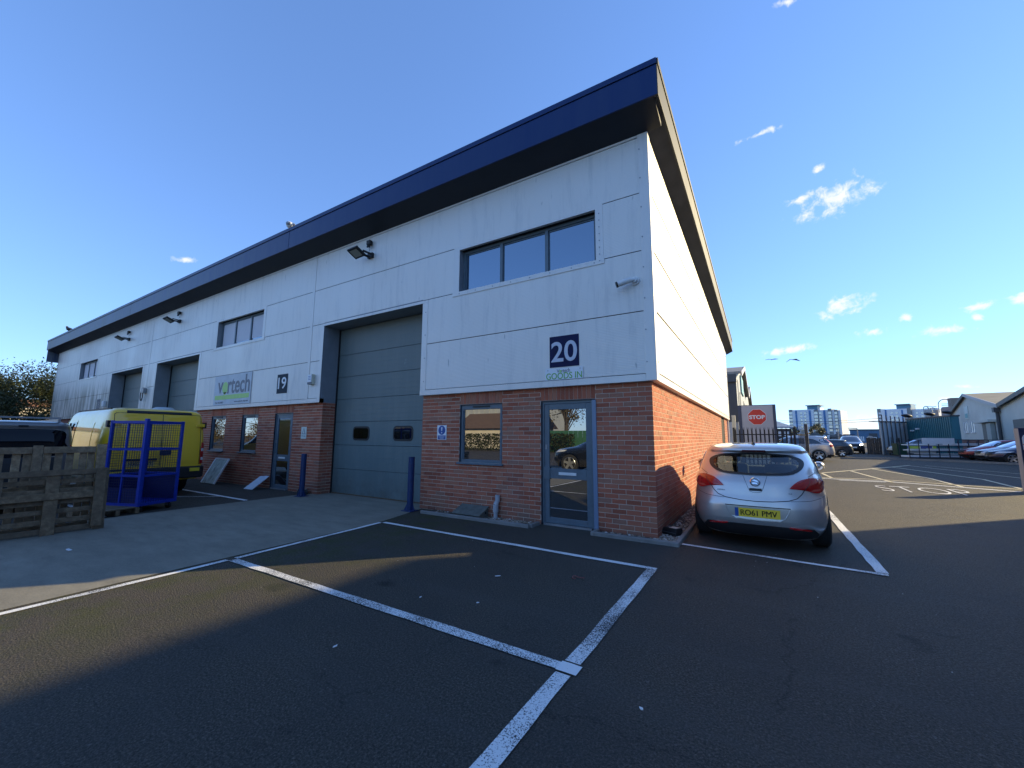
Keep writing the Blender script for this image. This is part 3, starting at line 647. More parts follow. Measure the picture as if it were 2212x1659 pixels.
# ------------------------------------------------------------------ signs and fittings on the building
FY = -C-.001
def board(name, label, m, x0, x1, z0, z1, y=FY, th=.006):
    o = MB().box(x0, x1, -th, 0, z0, z1).build(name, m, None, bevel=.001); o.location = (0, y, 0); return tag(o, label, 'sign')
s20 = board('number_sign', 'square navy sign with large grey number 20 above the glazed door', A_NAVY, -1.67, -1.13, 2.64, 3.18)
text('20', .4, A_SIGNGREY, s20, (-1.40, -.008, 2.905), w=.475, h=.355, bold=.006)
sgi = board('goods_in_sign', 'narrow white goods-in sign with green capitals under the number 20', A_PALE, -1.75, -1.06, 2.422, 2.62, y=FY-.009)
text('GOODS IN', .1, A_GREEN, sgi, (-1.405, -.008, 2.488), w=.655, h=.108, bold=.0005)
text('V', .1, A_INK, sgi, (-1.506, -.008, 2.573), h=.058, w=.05); text('rtech', .1, A_INK, sgi, (-1.366, -.008, 2.5735), w=.15, h=.062)
MB().cyl((-1.465, -.006, 2.567), (-1.465, -.009, 2.567), .021, n=16).build('logo_dot', A_LIME, sgi)
for x in (-1.70, -1.11): MB().cyl((x, -.006, 2.59), (x, -.011, 2.59), .009, n=8).build('screw', A_GREYM, sgi)
A_N19 = mat('slate_sign', (.018, .034, .052), .6, spec=.2, var=.25, vs=6)
s19 = board('number_sign', 'small dark slate sign with grey number 19 on the cladding', A_N19, -10.25, -9.73, 2.63, 3.17)
text('19', .4, A_PALE, s19, (-9.99, -.008, 2.92), w=.40, h=.33, bold=.004)
svt = board('company_sign', 'large faded white company board with grey lettering and lime stripe', mat('faded_white_board', (.56, .60, .64), .55, var=.12, vs=3), -14.02, -11.66, 2.425, 3.39, y=FY-.009)
text('v', .4, A_INK, svt, (-13.60, -.008, 2.985), w=.36, h=.36, bold=.006); text('rtech', .4, A_INK, svt, (-12.43, -.008, 3.055), w=1.36, h=.56, bold=.006)
MB().cyl((-13.28, -.006, 2.975), (-13.28, -.009, 2.975), .19, n=24).build('logo_dot', A_LIME, svt); MB().prism([(-13.36, -.006, 2.83), (-13.14, -.006, 2.83), (-13.34, -.006, 2.74)], (0, -.003, 0)).build('logo_dot', A_LIME, svt)
bx('stripe', A_LIME, svt, -13.93, -11.74, -.009, -.006, 2.60, 2.74)
text('www.vortech-mfg.com', .1, A_INK, svt, (-12.2, -.008, 2.505), w=.85, h=.07); text('Tel 02380', .1, A_INK, svt, (-13.62, -.008, 2.505), w=.55, h=.06)
s18 = board('number_sign', 'weathered grey number plate 18 near the far end roller door', mat('worn_sign', (.13, .14, .16), .6, var=.3, vs=6), -26.35, -25.85, 2.62, 3.17)
text('18', .4, A_GREYM, s18, (-26.1, -.008, 2.9), w=.35, h=.3)
# blue mandatory sign beside window
mnd = board('mandatory_sign', 'small white sign with blue exclamation disc on brick beside window', A_PALE, -4.275, -4.03, 1.395, 1.685, y=-.004, th=.004)
MB().cyl((-4.1525, -.004, 1.585), (-4.1525, -.006, 1.585), .092, n=28).build('disc', A_BLUE, mnd)
MB().prism([(-4.172, -.006, 1.645), (-4.133, -.006, 1.645), (-4.143, -.006, 1.57), (-4.162, -.006, 1.57)], (0, -.002, 0)).build('mark', A_PALE, mnd)
MB().cyl((-4.1525, -.006, 1.535), (-4.1525, -.008, 1.535), .014, n=12).build('mark', A_PALE, mnd)
bx('panel', A_BLUE, mnd, -4.255, -4.05, -.006, -.004, 1.405, 1.483)
for i, w in enumerate((.085, .07, .05)): bx('wording', A_PALE, mnd, -4.1525-w, -4.1525+w, -.0075, -.006, 1.465-i*.022, 1.471-i*.022)
wrn = board('warning_sign', 'small pale triangle warning notice on brick beside bollard', mat('notice_cream', (.66, .68, .60), .5), -9.06, -8.82, 1.38, 1.69, y=-.004, th=.004)
MB().prism([(-9.02, -.004, 1.50), (-8.86, -.004, 1.50), (-8.94, -.004, 1.66)], (0, -.002, 0)).build('triangle', A_INK, wrn)
MB().prism([(-8.99, -.006, 1.515), (-8.89, -.006, 1.515), (-8.94, -.006, 1.63)], (0, -.001, 0)).build('triangle', mat('notice_cream', (.66, .68, .60)), wrn)
text('Warning', .05, A_INK, wrn, (-8.94, -.005, 1.45), w=.17, h=.035)

def floodlight(x, z, label, lamp=True):
    f = thing('floodlight', label, 'floodlight', (x, -C, z), group='floodlights under the eaves')
    MB().cyl((.1, 0, .30), (.1, -.05, .30), .05, n=10).box(.04, .16, -.10, -.02, .24, .34).cyl((.07, -.07, .24), (.07, -.09, .17), .02, n=8).cyl((.13, -.07, .24), (.13, -.09, .16), .022, n=8).build('sensor', A_BLACK, f)
    MB().tube([(.10, -.03, .24), (.07, -.02, .16), (.09, -.04, .08)], .006, 6).build('cable', A_GREYM, f)
    MB().bar((.06, 0, -.04), (-.02, -.28, -.02), .03, .05).bar((.20, -.02, -.02), (.10, -.24, .02), .05, .03).box(.05, .22, -.06, 0, -.10, .02).build('bracket', A_BLACK, f)
    M = Matrix.Translation((-.05, -.30, -.02)) @ Matrix.Rotation(R(-24), 4, 'X') @ Matrix.Rotation(R(-4), 4, 'Y')
    h = MB().box(-.17, .17, -.145, .145, -.028, .028, M).build('housing', A_BLACK, f, bevel=.008)
    MB().box(-.12, .12, -.10, .10, -.032, -.027, M).build('lens', mat('lamp_lens', (.34, .35, .30), .15, coat=.6), f)
floodlight(-6.62, 5.86, 'black floodlight with sensor above the widest grey roller door of unit 20')
floodlight(-17.6, 5.84, 'black floodlight between the vertical joint and the number 19 upper window')
floodlight(-23.0, 5.80, 'black floodlight above the roller door next to the weathered number plate')
cm = thing('security_camera', 'white bullet security camera on round bracket near the building corner', 'camera', (-.17, -C, 3.90))
MB().cyl((0, 0, 0), (0, -.03, 0), .068, n=20).cyl((0, -.03, 0), (0, -.075, 0), .05, .04, n=16).build('base', A_WHITE, cm, smooth=40)
MB().cyl((0, -.07, .0), (-.06, -.12, -.02), .022, n=10).build('arm', A_WHITE, cm, smooth=40)
MB().cyl((-.04, -.115, -.012), (-.235, -.185, -.075), .042, .045, n=16).box(-.02, .02, -.02, .02, -.01, .01, Matrix.Translation((-.14, -.15, -.005))).build('body', A_WHITE, cm, smooth=40)
MB().cyl((-.228, -.182, -.073), (-.25, -.19, -.080), .046, .047, n=16).build('lens', A_BLACK, cm, smooth=40)
al = thing('alarm_box', 'white and cream alarm siren box beside the unit 19 door reveal', 'alarm', (-8.555, -C, 2.78))
MB().box(-.09, .09, -.09, 0, 0, .27).build('case', mat('alarm_cream', (.60, .58, .44), .5), al, bevel=.015)
bx('cover', A_PALE, al, -.085, .085, -.102, -.09, .06, .262, bevel=.006); bx('strobe', mat('alarm_base', (.10, .12, .16), .4), al, -.085, .085, -.10, -.09, .005, .055)
for i in range(3): bx('wording', A_BLUE, al, -.05, .05, -.104, -.102, .20-.04*i, .212-.04*i)
al2 = thing('alarm_box', 'plain white alarm box beside the weathered number plate', 'alarm', (-25.05, -C, 2.76)); MB().box(-.12, .12, -.10, 0, 0, .28).build('case', A_WHITE, al2, bevel=.02); bx('cover', A_PALE, al2, -.10, .10, -.112, -.10, .03, .25)
cc = thing('cable_reel_box', 'small grey electrical box with looped black cable between two roller doors', 'electrical box', (-20.15, -C, 3.10))
MB().box(-.12, .12, -.12, 0, .05, .26).build('case', A_GREYM, cc, bevel=.02)
MB().tube([(-.1+.13*math.sin(t*.35), -.09, -.05-.20*math.cos(t*.35)) for t in range(19)], .018, 6).build('cable', A_BLACK, cc)
pp = thing('drain_pipe_stub', 'short pale grey drain pipe standing in front of the brick wall', 'pipe', (-2.78, -.07, .0))
MB().cyl((0, 0, 0), (0, 0, .12), .036, n=16).build('lower_pipe', mat('pvc_grey', (.42, .44, .46), .5, var=.1), pp, smooth=40)
MB().cyl((0, 0, .12), (0, 0, .25), .05, n=16).cyl((0, 0, .25), (.025, .02, .31), .05, .038, n=16).build('coupler', MATS['pvc_grey'], pp, smooth=40)
MB().cyl((.025, .02, .31), (.025, .02, .42), .044, n=16).build('upper_pipe', MATS['pvc_grey'], pp, smooth=40); bx('inner', A_DARK, pp, .008, .042, .003, .037, .41, .4215)
db = thing('meter_cover', 'sloping grey concrete cover box against the brick under the window', 'cover', (-3.25, 0, .0))
MB().prism([(-.33, -.32, .055), (-.33, -.02, .175), (-.33, -.02, .20), (-.33, -.34, .072)], (.62, 0, 0)).build('lid', mat('mossy_concrete', (.13, .135, .115), .9, var=.35, vs=9, bump=.4, bs=50), db)
MB().prism([(-.30, -.30, .0), (-.30, -.02, .0), (-.30, -.02, .17), (-.30, -.30, .05)], (.57, 0, 0)).build('box', MATS['mossy_concrete'], db)
MB().cyl((.27, -.10, .09), (.275, -.10, .09), .018, n=10).build('hole', A_DARK, db)
def bollard(x, y, h, label):
    b = thing('bollard', label, 'bollard', (x, y, 0), group='blue steel bollards beside the roller door')
    MB().cyl((0, 0, .012), (0, 0, h), .062, n=24).build('post', A_BOLL, b, smooth=40, bevel=.004)
    MB().box(-.13, .13, -.12, .12, .004, .016).build('base_plate', A_BOLL, b, bevel=.003)
    for a in (0, 90, 200):
        c, s = math.cos(R(a)), math.sin(R(a))
        MB().prism([(.055*c, .055*s, .016), (.125*c, .125*s, .016), (.055*c, .055*s, .16)], (-.012*s, .012*c, 0)).build('gusset', A_BOLL, b)
bollard(-4.64, -.33, 1.05, 'blue steel bollard standing beside the drain margin of the number 20 wall')
bollard(-8.24, -.38, 1.02, 'blue steel bollard beside the number 19 brick corner')
def bait(x, y, rz, label):
    t = thing('bait_box', label, 'bait box', (x, y, .012), rz)
    MB().prism([(-.12, -.10, .0), (.12, -.10, .0), (.12, -.09, .07), (.105, -.06, .115), (-.105, -.06, .115), (-.12, -.09, .07)], (0, .17, 0)).build('case', A_BLACK, t, bevel=.012)
    MB().box(-.115, .115, -.105, .095, .05, .058).build('lid_seam', mat('seam_grey', (.05, .055, .06), .5), t)
    bx('label_plate', mat('bait_label', (.62, .56, .46), .4, var=.2, vs=30), t, -.02, .095, -.05, .06, .1155, .117); bx('latch', A_GREYM, t, -.075, -.05, .0, .03, .1155, .119)
bait(.135, .34, R(-24), 'black plastic rodent bait box on pebbles beside the silver car')
bait(-8.55, -.17, R(60), 'black bait box tucked behind the number 19 bollard')
# loose sheets leaning on the wall of unit 19
lp = thing('steel_plate', 'bare galvanised steel plate leaning at a low angle beside the unit 19 door', 'plate', (-10.63, -.45, .005))
MB().prism([(-.21, 0, .0), (.21, .02, .0), (.34, .38, .34), (.16, .38, .34), (.10, .36, .33), (-.06, .34, .32)], (0, -.012, .006)).build('sheet', mat('galvanised', (.42, .45, .48), .42, metal=.7, var=.2, vs=7), lp)
wp = thing('old_panel', 'dirty white framed panel leaning on brick behind the yellow van', 'panel', (-13.0, -.42, .0))
MB().prism([(-.42, 0, .01), (.40, 0, .01), (.42, .34, .72), (-.40, .34, .72)], (0, -.03, .012)).build('sheet', mat('dirty_white', (.38, .42, .36), .7, var=.55, vs=5, stretch=(2, 2, .4)), wp)
MB().bar((-.42, -.035, .02), (-.40, .305, .73), .05, .04).bar((.40, -.035, .02), (.42, .305, .73), .05, .04).bar((-.40, .305, .73), (.42, .305, .73), .05, .04).build('frame', A_WHITE, wp)
# gulls, crow, flying birds
A_GULL = mat('gull_white', (.72, .72, .70), .7); A_GULLG = mat('gull_grey', (.30, .32, .35), .7); A_CROW = mat('crow_black', (.012, .013, .016), .6)
def perched(name, loc, rz, m1, m2, label, s=1.0):
    t = thing(name, label, 'bird', loc, rz)
    prof = [(-.20, .008), (-.15, .03), (-.08, .065), (0, .085), (.08, .08), (.14, .055), (.17, .042)]
    b = MB().lathe([(a*s, r*s) for a, r in prof], (0, 0, .15*s), (1, 0, .35), 14)
    b.lathe([(-.06*s, .045*s), (0, .042*s), (.05*s, .05*s), (.09*s, .04*s), (.115*s, .01*s)], (.13*s, 0, .215*s), (.55, 0, .9), 14)
    b.build('body', m1, t, smooth=60)
    for sy in (-1, 1): MB().lathe([(-.22*s, .004*s), (-.12*s, .035*s), (0, .055*s), (.09*s, .03*s), (.12*s, .004*s)], (-.02*s, .055*s*sy, .165*s), (1, 0, .30), 10).build('wing', m2, t, smooth=60)
    MB().cyl((.20*s, 0, .315*s), (.27*s, 0, .30*s), .014*s, .004*s, n=8).build('beak', mat('beak_yellow', (.6, .4, .06), .5), t)
    for sy in (-1, 1): MB().cyl((0, .03*s*sy, 0), (0, .03*s*sy, .09*s), .007*s, n=6).build('leg', mat('beak_yellow', (.6, .4, .06)), t)
perched('gull', (-9.46, -.52, FZ1), R(165), A_GULL, A_GULLG, 'white gull perched on the navy roof edge', 1.05)
perched('crow', (-31.3, -.5, FZ1), R(200), A_CROW, A_CROW, 'black crow perched on the weathered end of the roof edge', 1.15)
def flying(u, v, h, label, up, rz):
    t = thing('flying_bird', label, 'bird', at_h(u, v, h), rz, group='birds flying over the road')
    MB().lathe([(-.28, .01), (-.15, .05), (0, .075), (.15, .055), (.24, .01)], (0, 0, 0), (.2, 1, 0), 10).build('body', A_CROW, t, smooth=60)
    for s in (-1, 1):
        P = [(0, .10, 0), (.40*s, .16, up[0]), (.95*s, .0, up[1]), (.45*s, -.10, up[0]-.01), (0, -.12, 0)]
        MB().prism(P, (0, 0, .05)).build('wing', A_CROW, t)
flying(1667, 777, 70, 'dark bird gliding with wings held flat over the road', (.10, .02), R(4)); flying(1713, 777, 66, 'dark bird gliding with wings arched down over the road', (.06, -.34), R(-4))
# litter
for i, (x, y, s, m) in enumerate([(-6.19, -4.67, .06, A_PALE), (-1.08, -2.56, .022, A_PALE), (-1.24, -4.36, .016, A_PALE), (.73, -3.89, .014, A_PALE), (-.85, -3.23, .014, A_PALE), (-1.36, -3.41, .013, A_PALE)]):
    b = MB(); n = 7
    b.prism([(s*(1+.5*math.sin(k*2.3+i))*math.cos(k/n*6.283), .45*s*(1+.4*math.cos(k*1.7+i))*math.sin(k/n*6.283), .006) for k in range(n)], (0, 0, .006+.01*s))
    o = b.build('litter', m, None); o.location = (x, y, .004); o.rotation_euler = (0, 0, i*.9); tag(o, ['crumpled white scrap of paper on the concrete apron', 'small white scrap lying on the dark asphalt bay'][min(i, 1)], 'litter', 'white scraps on the ground')
rb = MB().tube([(.06*math.cos(t*.35), .03*math.sin(t*.35)+.02*math.cos(t*.8), .012) for t in range(14)], .005, 6).build('rubber_band', mat('band_red', (.22, .07, .06), .6), None, smooth=50); rb.location = (-.35, -2.15, 0); tag(rb, 'faded red rubber band lying in the empty parking bay', 'litter')

# ------------------------------------------------------------------ vehicles
def interp(tab, z, k):
    if z <= tab[0][0]: return tab[0][k]
    for i in range(len(tab)-1):
        a, b = tab[i], tab[i+1]
        if z <= b[0]:
            t = (z-a[0])/(b[0]-a[0]); m0 = a[k]-tab[i-1][k] if i else b[k]-a[k]; m1 = tab[i+2][k]-b[k] if i+2 < len(tab) else b[k]-a[k]
            h0 = a[0]-tab[i-1][0] if i else b[0]-a[0]; h1 = tab[i+2][0]-b[0] if i+2 < len(tab) else b[0]-a[0]; h = b[0]-a[0]
            s = (b[k]-a[k])/h; s0 = m0/h0; s1 = m1/h1
            d0 = 0 if s*s0 <= 0 else (2*s*s0/(s+s0)); d1 = 0 if s*s1 <= 0 else (2*s*s1/(s+s1))
            return (1+2*t)*(1-t)**2*a[k]+t*(1-t)**2*h*d0+t*t*(3-2*t)*b[k]+t*t*(t-1)*h*d1
    return tab[-1][k]
class Body:
    """car skin: stacked plan outlines (z, half width, rear y, front y); rear at y=0, nose to +y"""
    def __init__(s, tab, nr=2.9, nf=2.7, lowr=None): s.t = tab; s.nu = nr; s.nl = lowr or nr; s.nf = nf
    def nr(s, z): t = min(1, max(0, (z-.42)/(.85-.42))); return s.nl+(s.nu-s.nl)*t*t*(3-2*t)
    def par(s, z): return [interp(s.t, z, k) for k in (1, 2, 3)]
    def pt(s, th, z):
        w, r, f = s.par(z); a = (f-r)/2; yc = (f+r)/2; c = math.cos(th); n = s.nr(z) if c > 0 else s.nf; sn = math.sin(th)
        return Vector((w*math.copysign(abs(sn)**(2/n), sn), yc-a*math.copysign(abs(c)**(2/n), c), z))
    def rear(s, x, z):
        w, r, f = s.par(z); u = min(abs(x)/w, .9995); a = (f-r)/2; n = s.nr(z); return Vector((x, (f+r)/2-a*(1-u**n)**(1/n), z))
    def front(s, x, z):
        w, r, f = s.par(z); u = min(abs(x)/w, .9995); a = (f-r)/2; return Vector((x, (f+r)/2+a*(1-u**s.nf)**(1/s.nf), z))
    def side(s, y, z, sg):
        w, r, f = s.par(z); yc = (f+r)/2; n = s.nr(z) if y < yc else s.nf; u = min(abs(y-yc)/((f-r)/2), .9995); return Vector((sg*w*(1-u**n)**(1/n), y, z))
    def mesh(s, nz=60, nt=112):
        zs = sorted({s.t[0][0]+(s.t[-1][0]-s.t[0][0])*i/nz for i in range(nz+1)} | {q[0] for q in s.t})
        rows = [[s.pt(2*math.pi*j/nt, z) for j in range(nt)] for z in zs]; b = MB().grid(rows, True)
        n = len(b.v); b.f.append(tuple(range(nt-1, -1, -1))); b.f.append(tuple(range(n-nt, n))); return b
def smooth_poly(P, k=4):
    n = len(P); out = []
    for i in range(n):
        p0, p1, p2, p3 = P[i-1], P[i], P[(i+1) % n], P[(i+2) % n]
        for j in range(k):
            t = j/k; out.append(tuple(.5*((2*b)+(-a+c)*t+(2*a-5*b+4*c-d)*t*t+(-a+3*b-3*c+d)*t**3) for a, b, c, d in zip(p0, p1, p2, p3)))
    return out
def inside(P, x, y):
    r = False
    for (x1, y1), (x2, y2) in zip(P, P[1:]+P[:1]):
        if (y1 > y) != (y2 > y) and x < (x2-x1)*(y-y1)/(y2-y1)+x1: r = not r
    return r
def patch(P, fn, off, nu=14, nv=14, skirt=.012):
    """sheet over the skin inside outline P (u, v); rows are scanlines in v"""
    vs = [q[1] for q in P]; lo, hi = min(vs), max(vs); rows = []
    for i in range(nv+1):
        t = i/nv; v = lo+(hi-lo)*(.5-.5*math.cos(math.pi*t)); v = min(max(v, lo+1e-5), hi-1e-5); xs = []
        for (x1, y1), (x2, y2) in zip(P, P[1:]+P[:1]):
            if (y1 > v) != (y2 > v): xs.append((x2-x1)*(v-y1)/(y2-y1)+x1)
        if len(xs) < 2: continue
        a, b = min(xs), max(xs); rows.append([(a+(b-a)*j/nu, v) for j in range(nu+1)])
    def N(u, v):
        e = .004; p = fn(u, v); n = (fn(u+e, v)-fn(u-e, v)).cross(fn(u, v+e)-fn(u, v-e))
        return p, n.normalized() if n.length > 1e-12 else Vector((0, 0, 1))
    g = [[N(*q) for q in r] for r in rows]; c = sum((q[0] for r in g for q in r), Vector())/sum(len(r) for r in g)
    ref = c-Vector((0, 2.1, .75)); sgn = 1
    mid = g[len(g)//2][nu//2]; 
    if mid[1].dot(mid[0]-Vector((0, patch.yc, .6))) < 0: sgn = -1
    G = [[p+n*sgn*off for p, n in r] for r in g]; b = MB().grid(G)
    if skirt:
        per = [(0, j) for j in range(nu+1)]+[(i, nu) for i in range(1, len(g))]+[(len(g)-1, j) for j in range(nu-1, -1, -1)]+[(i, 0) for i in range(len(g)-2, 0, -1)]
        b.grid([[G[i][j] for i, j in per]+[G[0][0]], [g[i][j][0]-g[i][j][1]*sgn*skirt for i, j in per]+[g[0][0][0]-g[0][0][1]*sgn*skirt]])
    return b
patch.yc = 2.1
def boolean(o, cutter):
    md = o.modifiers.new('arch', 'BOOLEAN'); md.object = cutter; md.operation = 'DIFFERENCE'; md.solver = 'EXACT'
    dg = bpy.context.evaluated_depsgraph_get(); me = bpy.data.meshes.new_from_object(o.evaluated_get(dg))
    o.modifiers.clear(); o.data = me; bpy.data.objects.remove(cutter)
def paint(name, col, metal=.0, rough=.32, flake=False):
    m, N, L, b = nodes(name); b.inputs['Base Color'].default_value = (*col, 1); b.inputs['Metallic'].default_value = metal; b.inputs['Roughness'].default_value = rough
    b.inputs['Coat Weight'].default_value = 1; b.inputs['Coat Roughness'].default_value = .05
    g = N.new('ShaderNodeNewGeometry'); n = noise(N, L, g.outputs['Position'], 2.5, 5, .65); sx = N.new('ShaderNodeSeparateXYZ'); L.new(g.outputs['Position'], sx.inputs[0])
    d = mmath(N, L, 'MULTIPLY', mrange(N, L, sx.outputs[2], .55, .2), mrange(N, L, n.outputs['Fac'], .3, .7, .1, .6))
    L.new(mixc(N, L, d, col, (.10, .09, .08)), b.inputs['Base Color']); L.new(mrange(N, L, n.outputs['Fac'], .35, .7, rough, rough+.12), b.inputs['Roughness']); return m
def wheel(parent, x, y, rad, wid, sg, rim=A_ALLOY, spokes=5, n=40):
    o = Vector((x, y, rad)); ax = Vector((sg, 0, 0)); h = wid/2; rr = rad*.70
    w = MB().lathe([(-h, rr), (-h*1.05, rad*.86), (-h*.82, rad*.985), (-h*.3, rad), (h*.3, rad), (h*.82, rad*.985), (h*1.05, rad*.86), (h*.95, rr), (h*.5, rr*.97), (h*.2, rr*.9)], o, ax, n).build('wheel', A_RUBBER, parent, smooth=50)
    for a in (-.5, -.17, .17, .5): MB().lathe([(a*h-.004, rad*1.0), (a*h, rad*.992), (a*h+.004, rad*1.0)], o, ax, n).build('tread_groove', A_DARK, w) if n > 36 else None
    MB().lathe([(h*.96, rr*1.0), (h*1.0, rr*.97), (h*.6, rr*.93), (h*.2, rr*.9)], o, ax, n).build('rim', rim, w, smooth=50)
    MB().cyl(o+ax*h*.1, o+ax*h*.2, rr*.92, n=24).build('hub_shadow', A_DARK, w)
    sp = MB()
    for k in range(spokes):
        t = 2*math.pi*k/spokes+.3; d = Vector((0, math.cos(t), math.sin(t))); q = Vector((0, -math.sin(t), math.cos(t)))
        a, b = o+ax*h*.62+d*rr*.12, o+ax*h*.86+d*rr*.94; wd = rr*.40/spokes*3
        sp.pts([a-q*wd*.9, a+q*wd*.9, b+q*wd*.75, b-q*wd*.75]+[p-ax*.025 for p in (a-q*wd*.9, a+q*wd*.9, b+q*wd*.75, b-q*wd*.75)], [(0, 1, 2, 3), (7, 6, 5, 4), (0, 4, 5, 1), (1, 5, 6, 2), (2, 6, 7, 3), (3, 7, 4, 0)])
    sp.cyl(o+ax*h*.3, o+ax*h*.72, rr*.17, n=16); sp.build('spokes', rim, w); return w

HATCH = [(.17, .76, .10, 4.05), (.22, .80, .06, 4.15), (.30, .845, .025, 4.22), (.40, .868, .002, 4.25), (.55, .875, 0, 4.24), (.63, .872, .012, 4.20), (.70, .866, .03, 4.08), (.78, .856, .045, 3.80), (.86, .84, .065, 3.45), (.93, .815, .10, 3.2), (.98, .79, .14, 3.08),
         (1.05, .775, .215, 2.94), (1.12, .748, .30, 2.79), (1.19, .715, .385, 2.63), (1.25, .683, .455, 2.50), (1.268, .672, .43, 2.46), (1.285, .662, .40, 2.42), (1.31, .645, .405, 2.36), (1.335, .62, .44, 2.27), (1.36, .57, .56, 2.12), (1.378, .48, .80, 1.95), (1.388, .31, 1.1, 1.75), (1.392, .08, 1.3, 1.5)]
SUV = [(.24, .78, .16, 4.48), (.32, .87, .05, 4.62), (.42, .925, .012, 4.68), (.58, .945, 0, 4.70), (.78, .945, .02, 4.66), (.92, .935, .05, 4.5), (1.0, .92, .075, 4.15), (1.08, .89, .11, 3.72), (1.20, .84, .20, 3.42), (1.34, .78, .33, 3.12), (1.46, .72, .44, 2.84), (1.51, .695, .38, 2.72), (1.56, .66, .40, 2.6), (1.61, .58, .55, 2.4), (1.64, .42, .9, 2.2), (1.655, .1, 1.6, 1.9)]
MPV = [(.24, .78, .12, 4.5), (.32, .88, .04, 4.6), (.45, .92, .0, 4.65), (.7, .93, .0, 4.6), (.92, .93, .01, 4.4), (1.02, .925, .02, 3.9), (1.12, .915, .03, 3.7), (1.3, .90, .05, 3.35), (1.46, .88, .075, 3.0), (1.56, .86, .095, 2.8), (1.62, .84, .09, 2.7), (1.68, .79, .16, 2.5), (1.715, .64, .4, 2.3), (1.73, .2, 1.2, 1.9)]
VAN = [(.38, .90, .06, 5.3), (.5, .955, .02, 5.38), (.7, .972, 0, 5.4), (.95, .975, 0, 5.3), (1.1, .973, .006, 5.05), (1.25, .968, .015, 4.55), (1.4, .96, .03, 4.25), (1.6, .94, .05, 3.95), (1.8, .91, .075, 3.65), (1.93, .885, .10, 3.45), (1.99, .86, .13, 3.33), (2.04, .80, .20, 3.2), (2.075, .68, .36, 3.05), (2.095, .45, .7, 2.8), (2.1, .1, 1.4, 2.0)]
def scaled(tab, L=1, W=1, H=1): return [(z*H, w*W, r*L, f*L) for z, w, r, f in tab]

def car(name, label, tab, loc, rz, pm, rad=.315, wy=(.78, 3.35), nr=2.9, nf=2.7, side=(), rear=None, front=None, cat='car', see=False, lo=False, arch=True, gmat=None, tw=.205, spokes=5, rim=A_ALLOY, group=None, lowr=None, tuck=.04):
    t = thing(name, label, cat, loc, rz, group); B = Body(tab, nr, nf, lowr); yc = (tab[4][2]+tab[4][3])/2; patch.yc = yc
    body = (B.mesh(34, 64) if lo else B.mesh()).build('body', pm, t, smooth=0); W = max(q[1] for q in tab)
    if arch:
        cb = MB()
        for y in wy:
            for s in (-1, 1): cb.cyl((s*(W-.24), y, rad), (s*(W+.2), y, rad), rad*1.16, n=40)
        c = cb.build('cutter', A_BLACK); c.matrix_world = Matrix.Translation(loc) @ Matrix.Rotation(rz, 4, 'Z'); bpy.context.view_layer.update(); boolean(body, c)
        body.data.materials.clear(); body.data.materials.append(pm)
    me = body.data
    if see:
        bm = bmesh.new(); bm.from_mesh(me); kill = []
        R_ = [(q[0]*.93, 1.115+(q[1]-1.115)*.90) for q in smooth_poly(rear)]; F_ = [(q[0]*.93, q[1]) for q in smooth_poly(front)] if front else None
        for f in bm.faces:
            c = f.calc_center_median(); n = f.normal
            if c.y < 1.0 and inside(R_, c.x, c.z) and n.y < -.1: kill.append(f)
            elif F_ and c.y > 2 and inside(F_, c.x, c.z): kill.append(f)
            elif abs(n.x) > .5 and any(inside([(1.75+(q[0]-1.75)*.95, 1.08+(q[1]-1.08)*.86) for q in P], c.y, c.z) for P in side): kill.append(f)
        bmesh.ops.delete(bm, geom=kill, context='FACES'); bm.to_mesh(me); bm.free()
    me.polygons.foreach_set('use_smooth', [True]*len(me.polygons)); me.set_sharp_from_angle(angle=R(35))
    for i, y in enumerate(wy):
        for s in (-1, 1): wheel(t, s*(W-tuck-tw/2), y, rad, tw, s, rim, spokes, 24 if lo else 40)
    bx('underbody', A_DARK, t, -W+.26, W-.26, tab[1][2]+.25, tab[1][3]-.25, tab[0][0]-.02, tab[0][0]+.25)
    gm = gmat or MATS['car_glass']
    if not see:
        for P in side:
            for s in (-1, 1): patch(P, lambda u, v, s=s: B.side(u, v, s), .005).build('side_window', gm, t, smooth=60)
        if rear: patch(smooth_poly(rear), B.rear, .006).build('rear_window', gm, t, smooth=60)
        if front: patch(smooth_poly(front), B.front, .006).build('windscreen', gm, t, smooth=60)
    return t, B
def plate(t, B, txt, z, m, rear=True, w=.52, h=.112, off=.012, x=0):
    p = B.rear(x, z) if rear else B.front(x, z); s = -1 if rear else 1; y = p.y+s*off
    b = MB().box(x-w/2, x+w/2, y-.004, y+.004, z-h/2, z+h/2).build('number_plate', m, t)
    for q in (-.0016, 0, .0016): text(txt, .1, A_BLACK, b, (x+.016+q, y+s*(.0048+.0002*abs(q)*1000), z), (R(90), 0, 0 if rear else R(180)), w=w*.80, h=h*.62, depth=.0008)
    return b
def mir(P): return [(-a, b) for a, b in P]
def strip(t, B, pts, w, m, fn, name, off=.004):
    """thin line laid over the skin (seams and creases)"""
    L_ = [fn(*q) for q in pts]; b = MB()
    b.tube([Vector(p) for p in L_], w, 6); return b.build(name, m, t)
def dens(P, k=6):
    o = []
    for a, b in zip(P, P[1:]): o += [tuple(p+(q-p)*i/k for p, q in zip(a, b)) for i in range(k)]
    return o+[P[-1]]

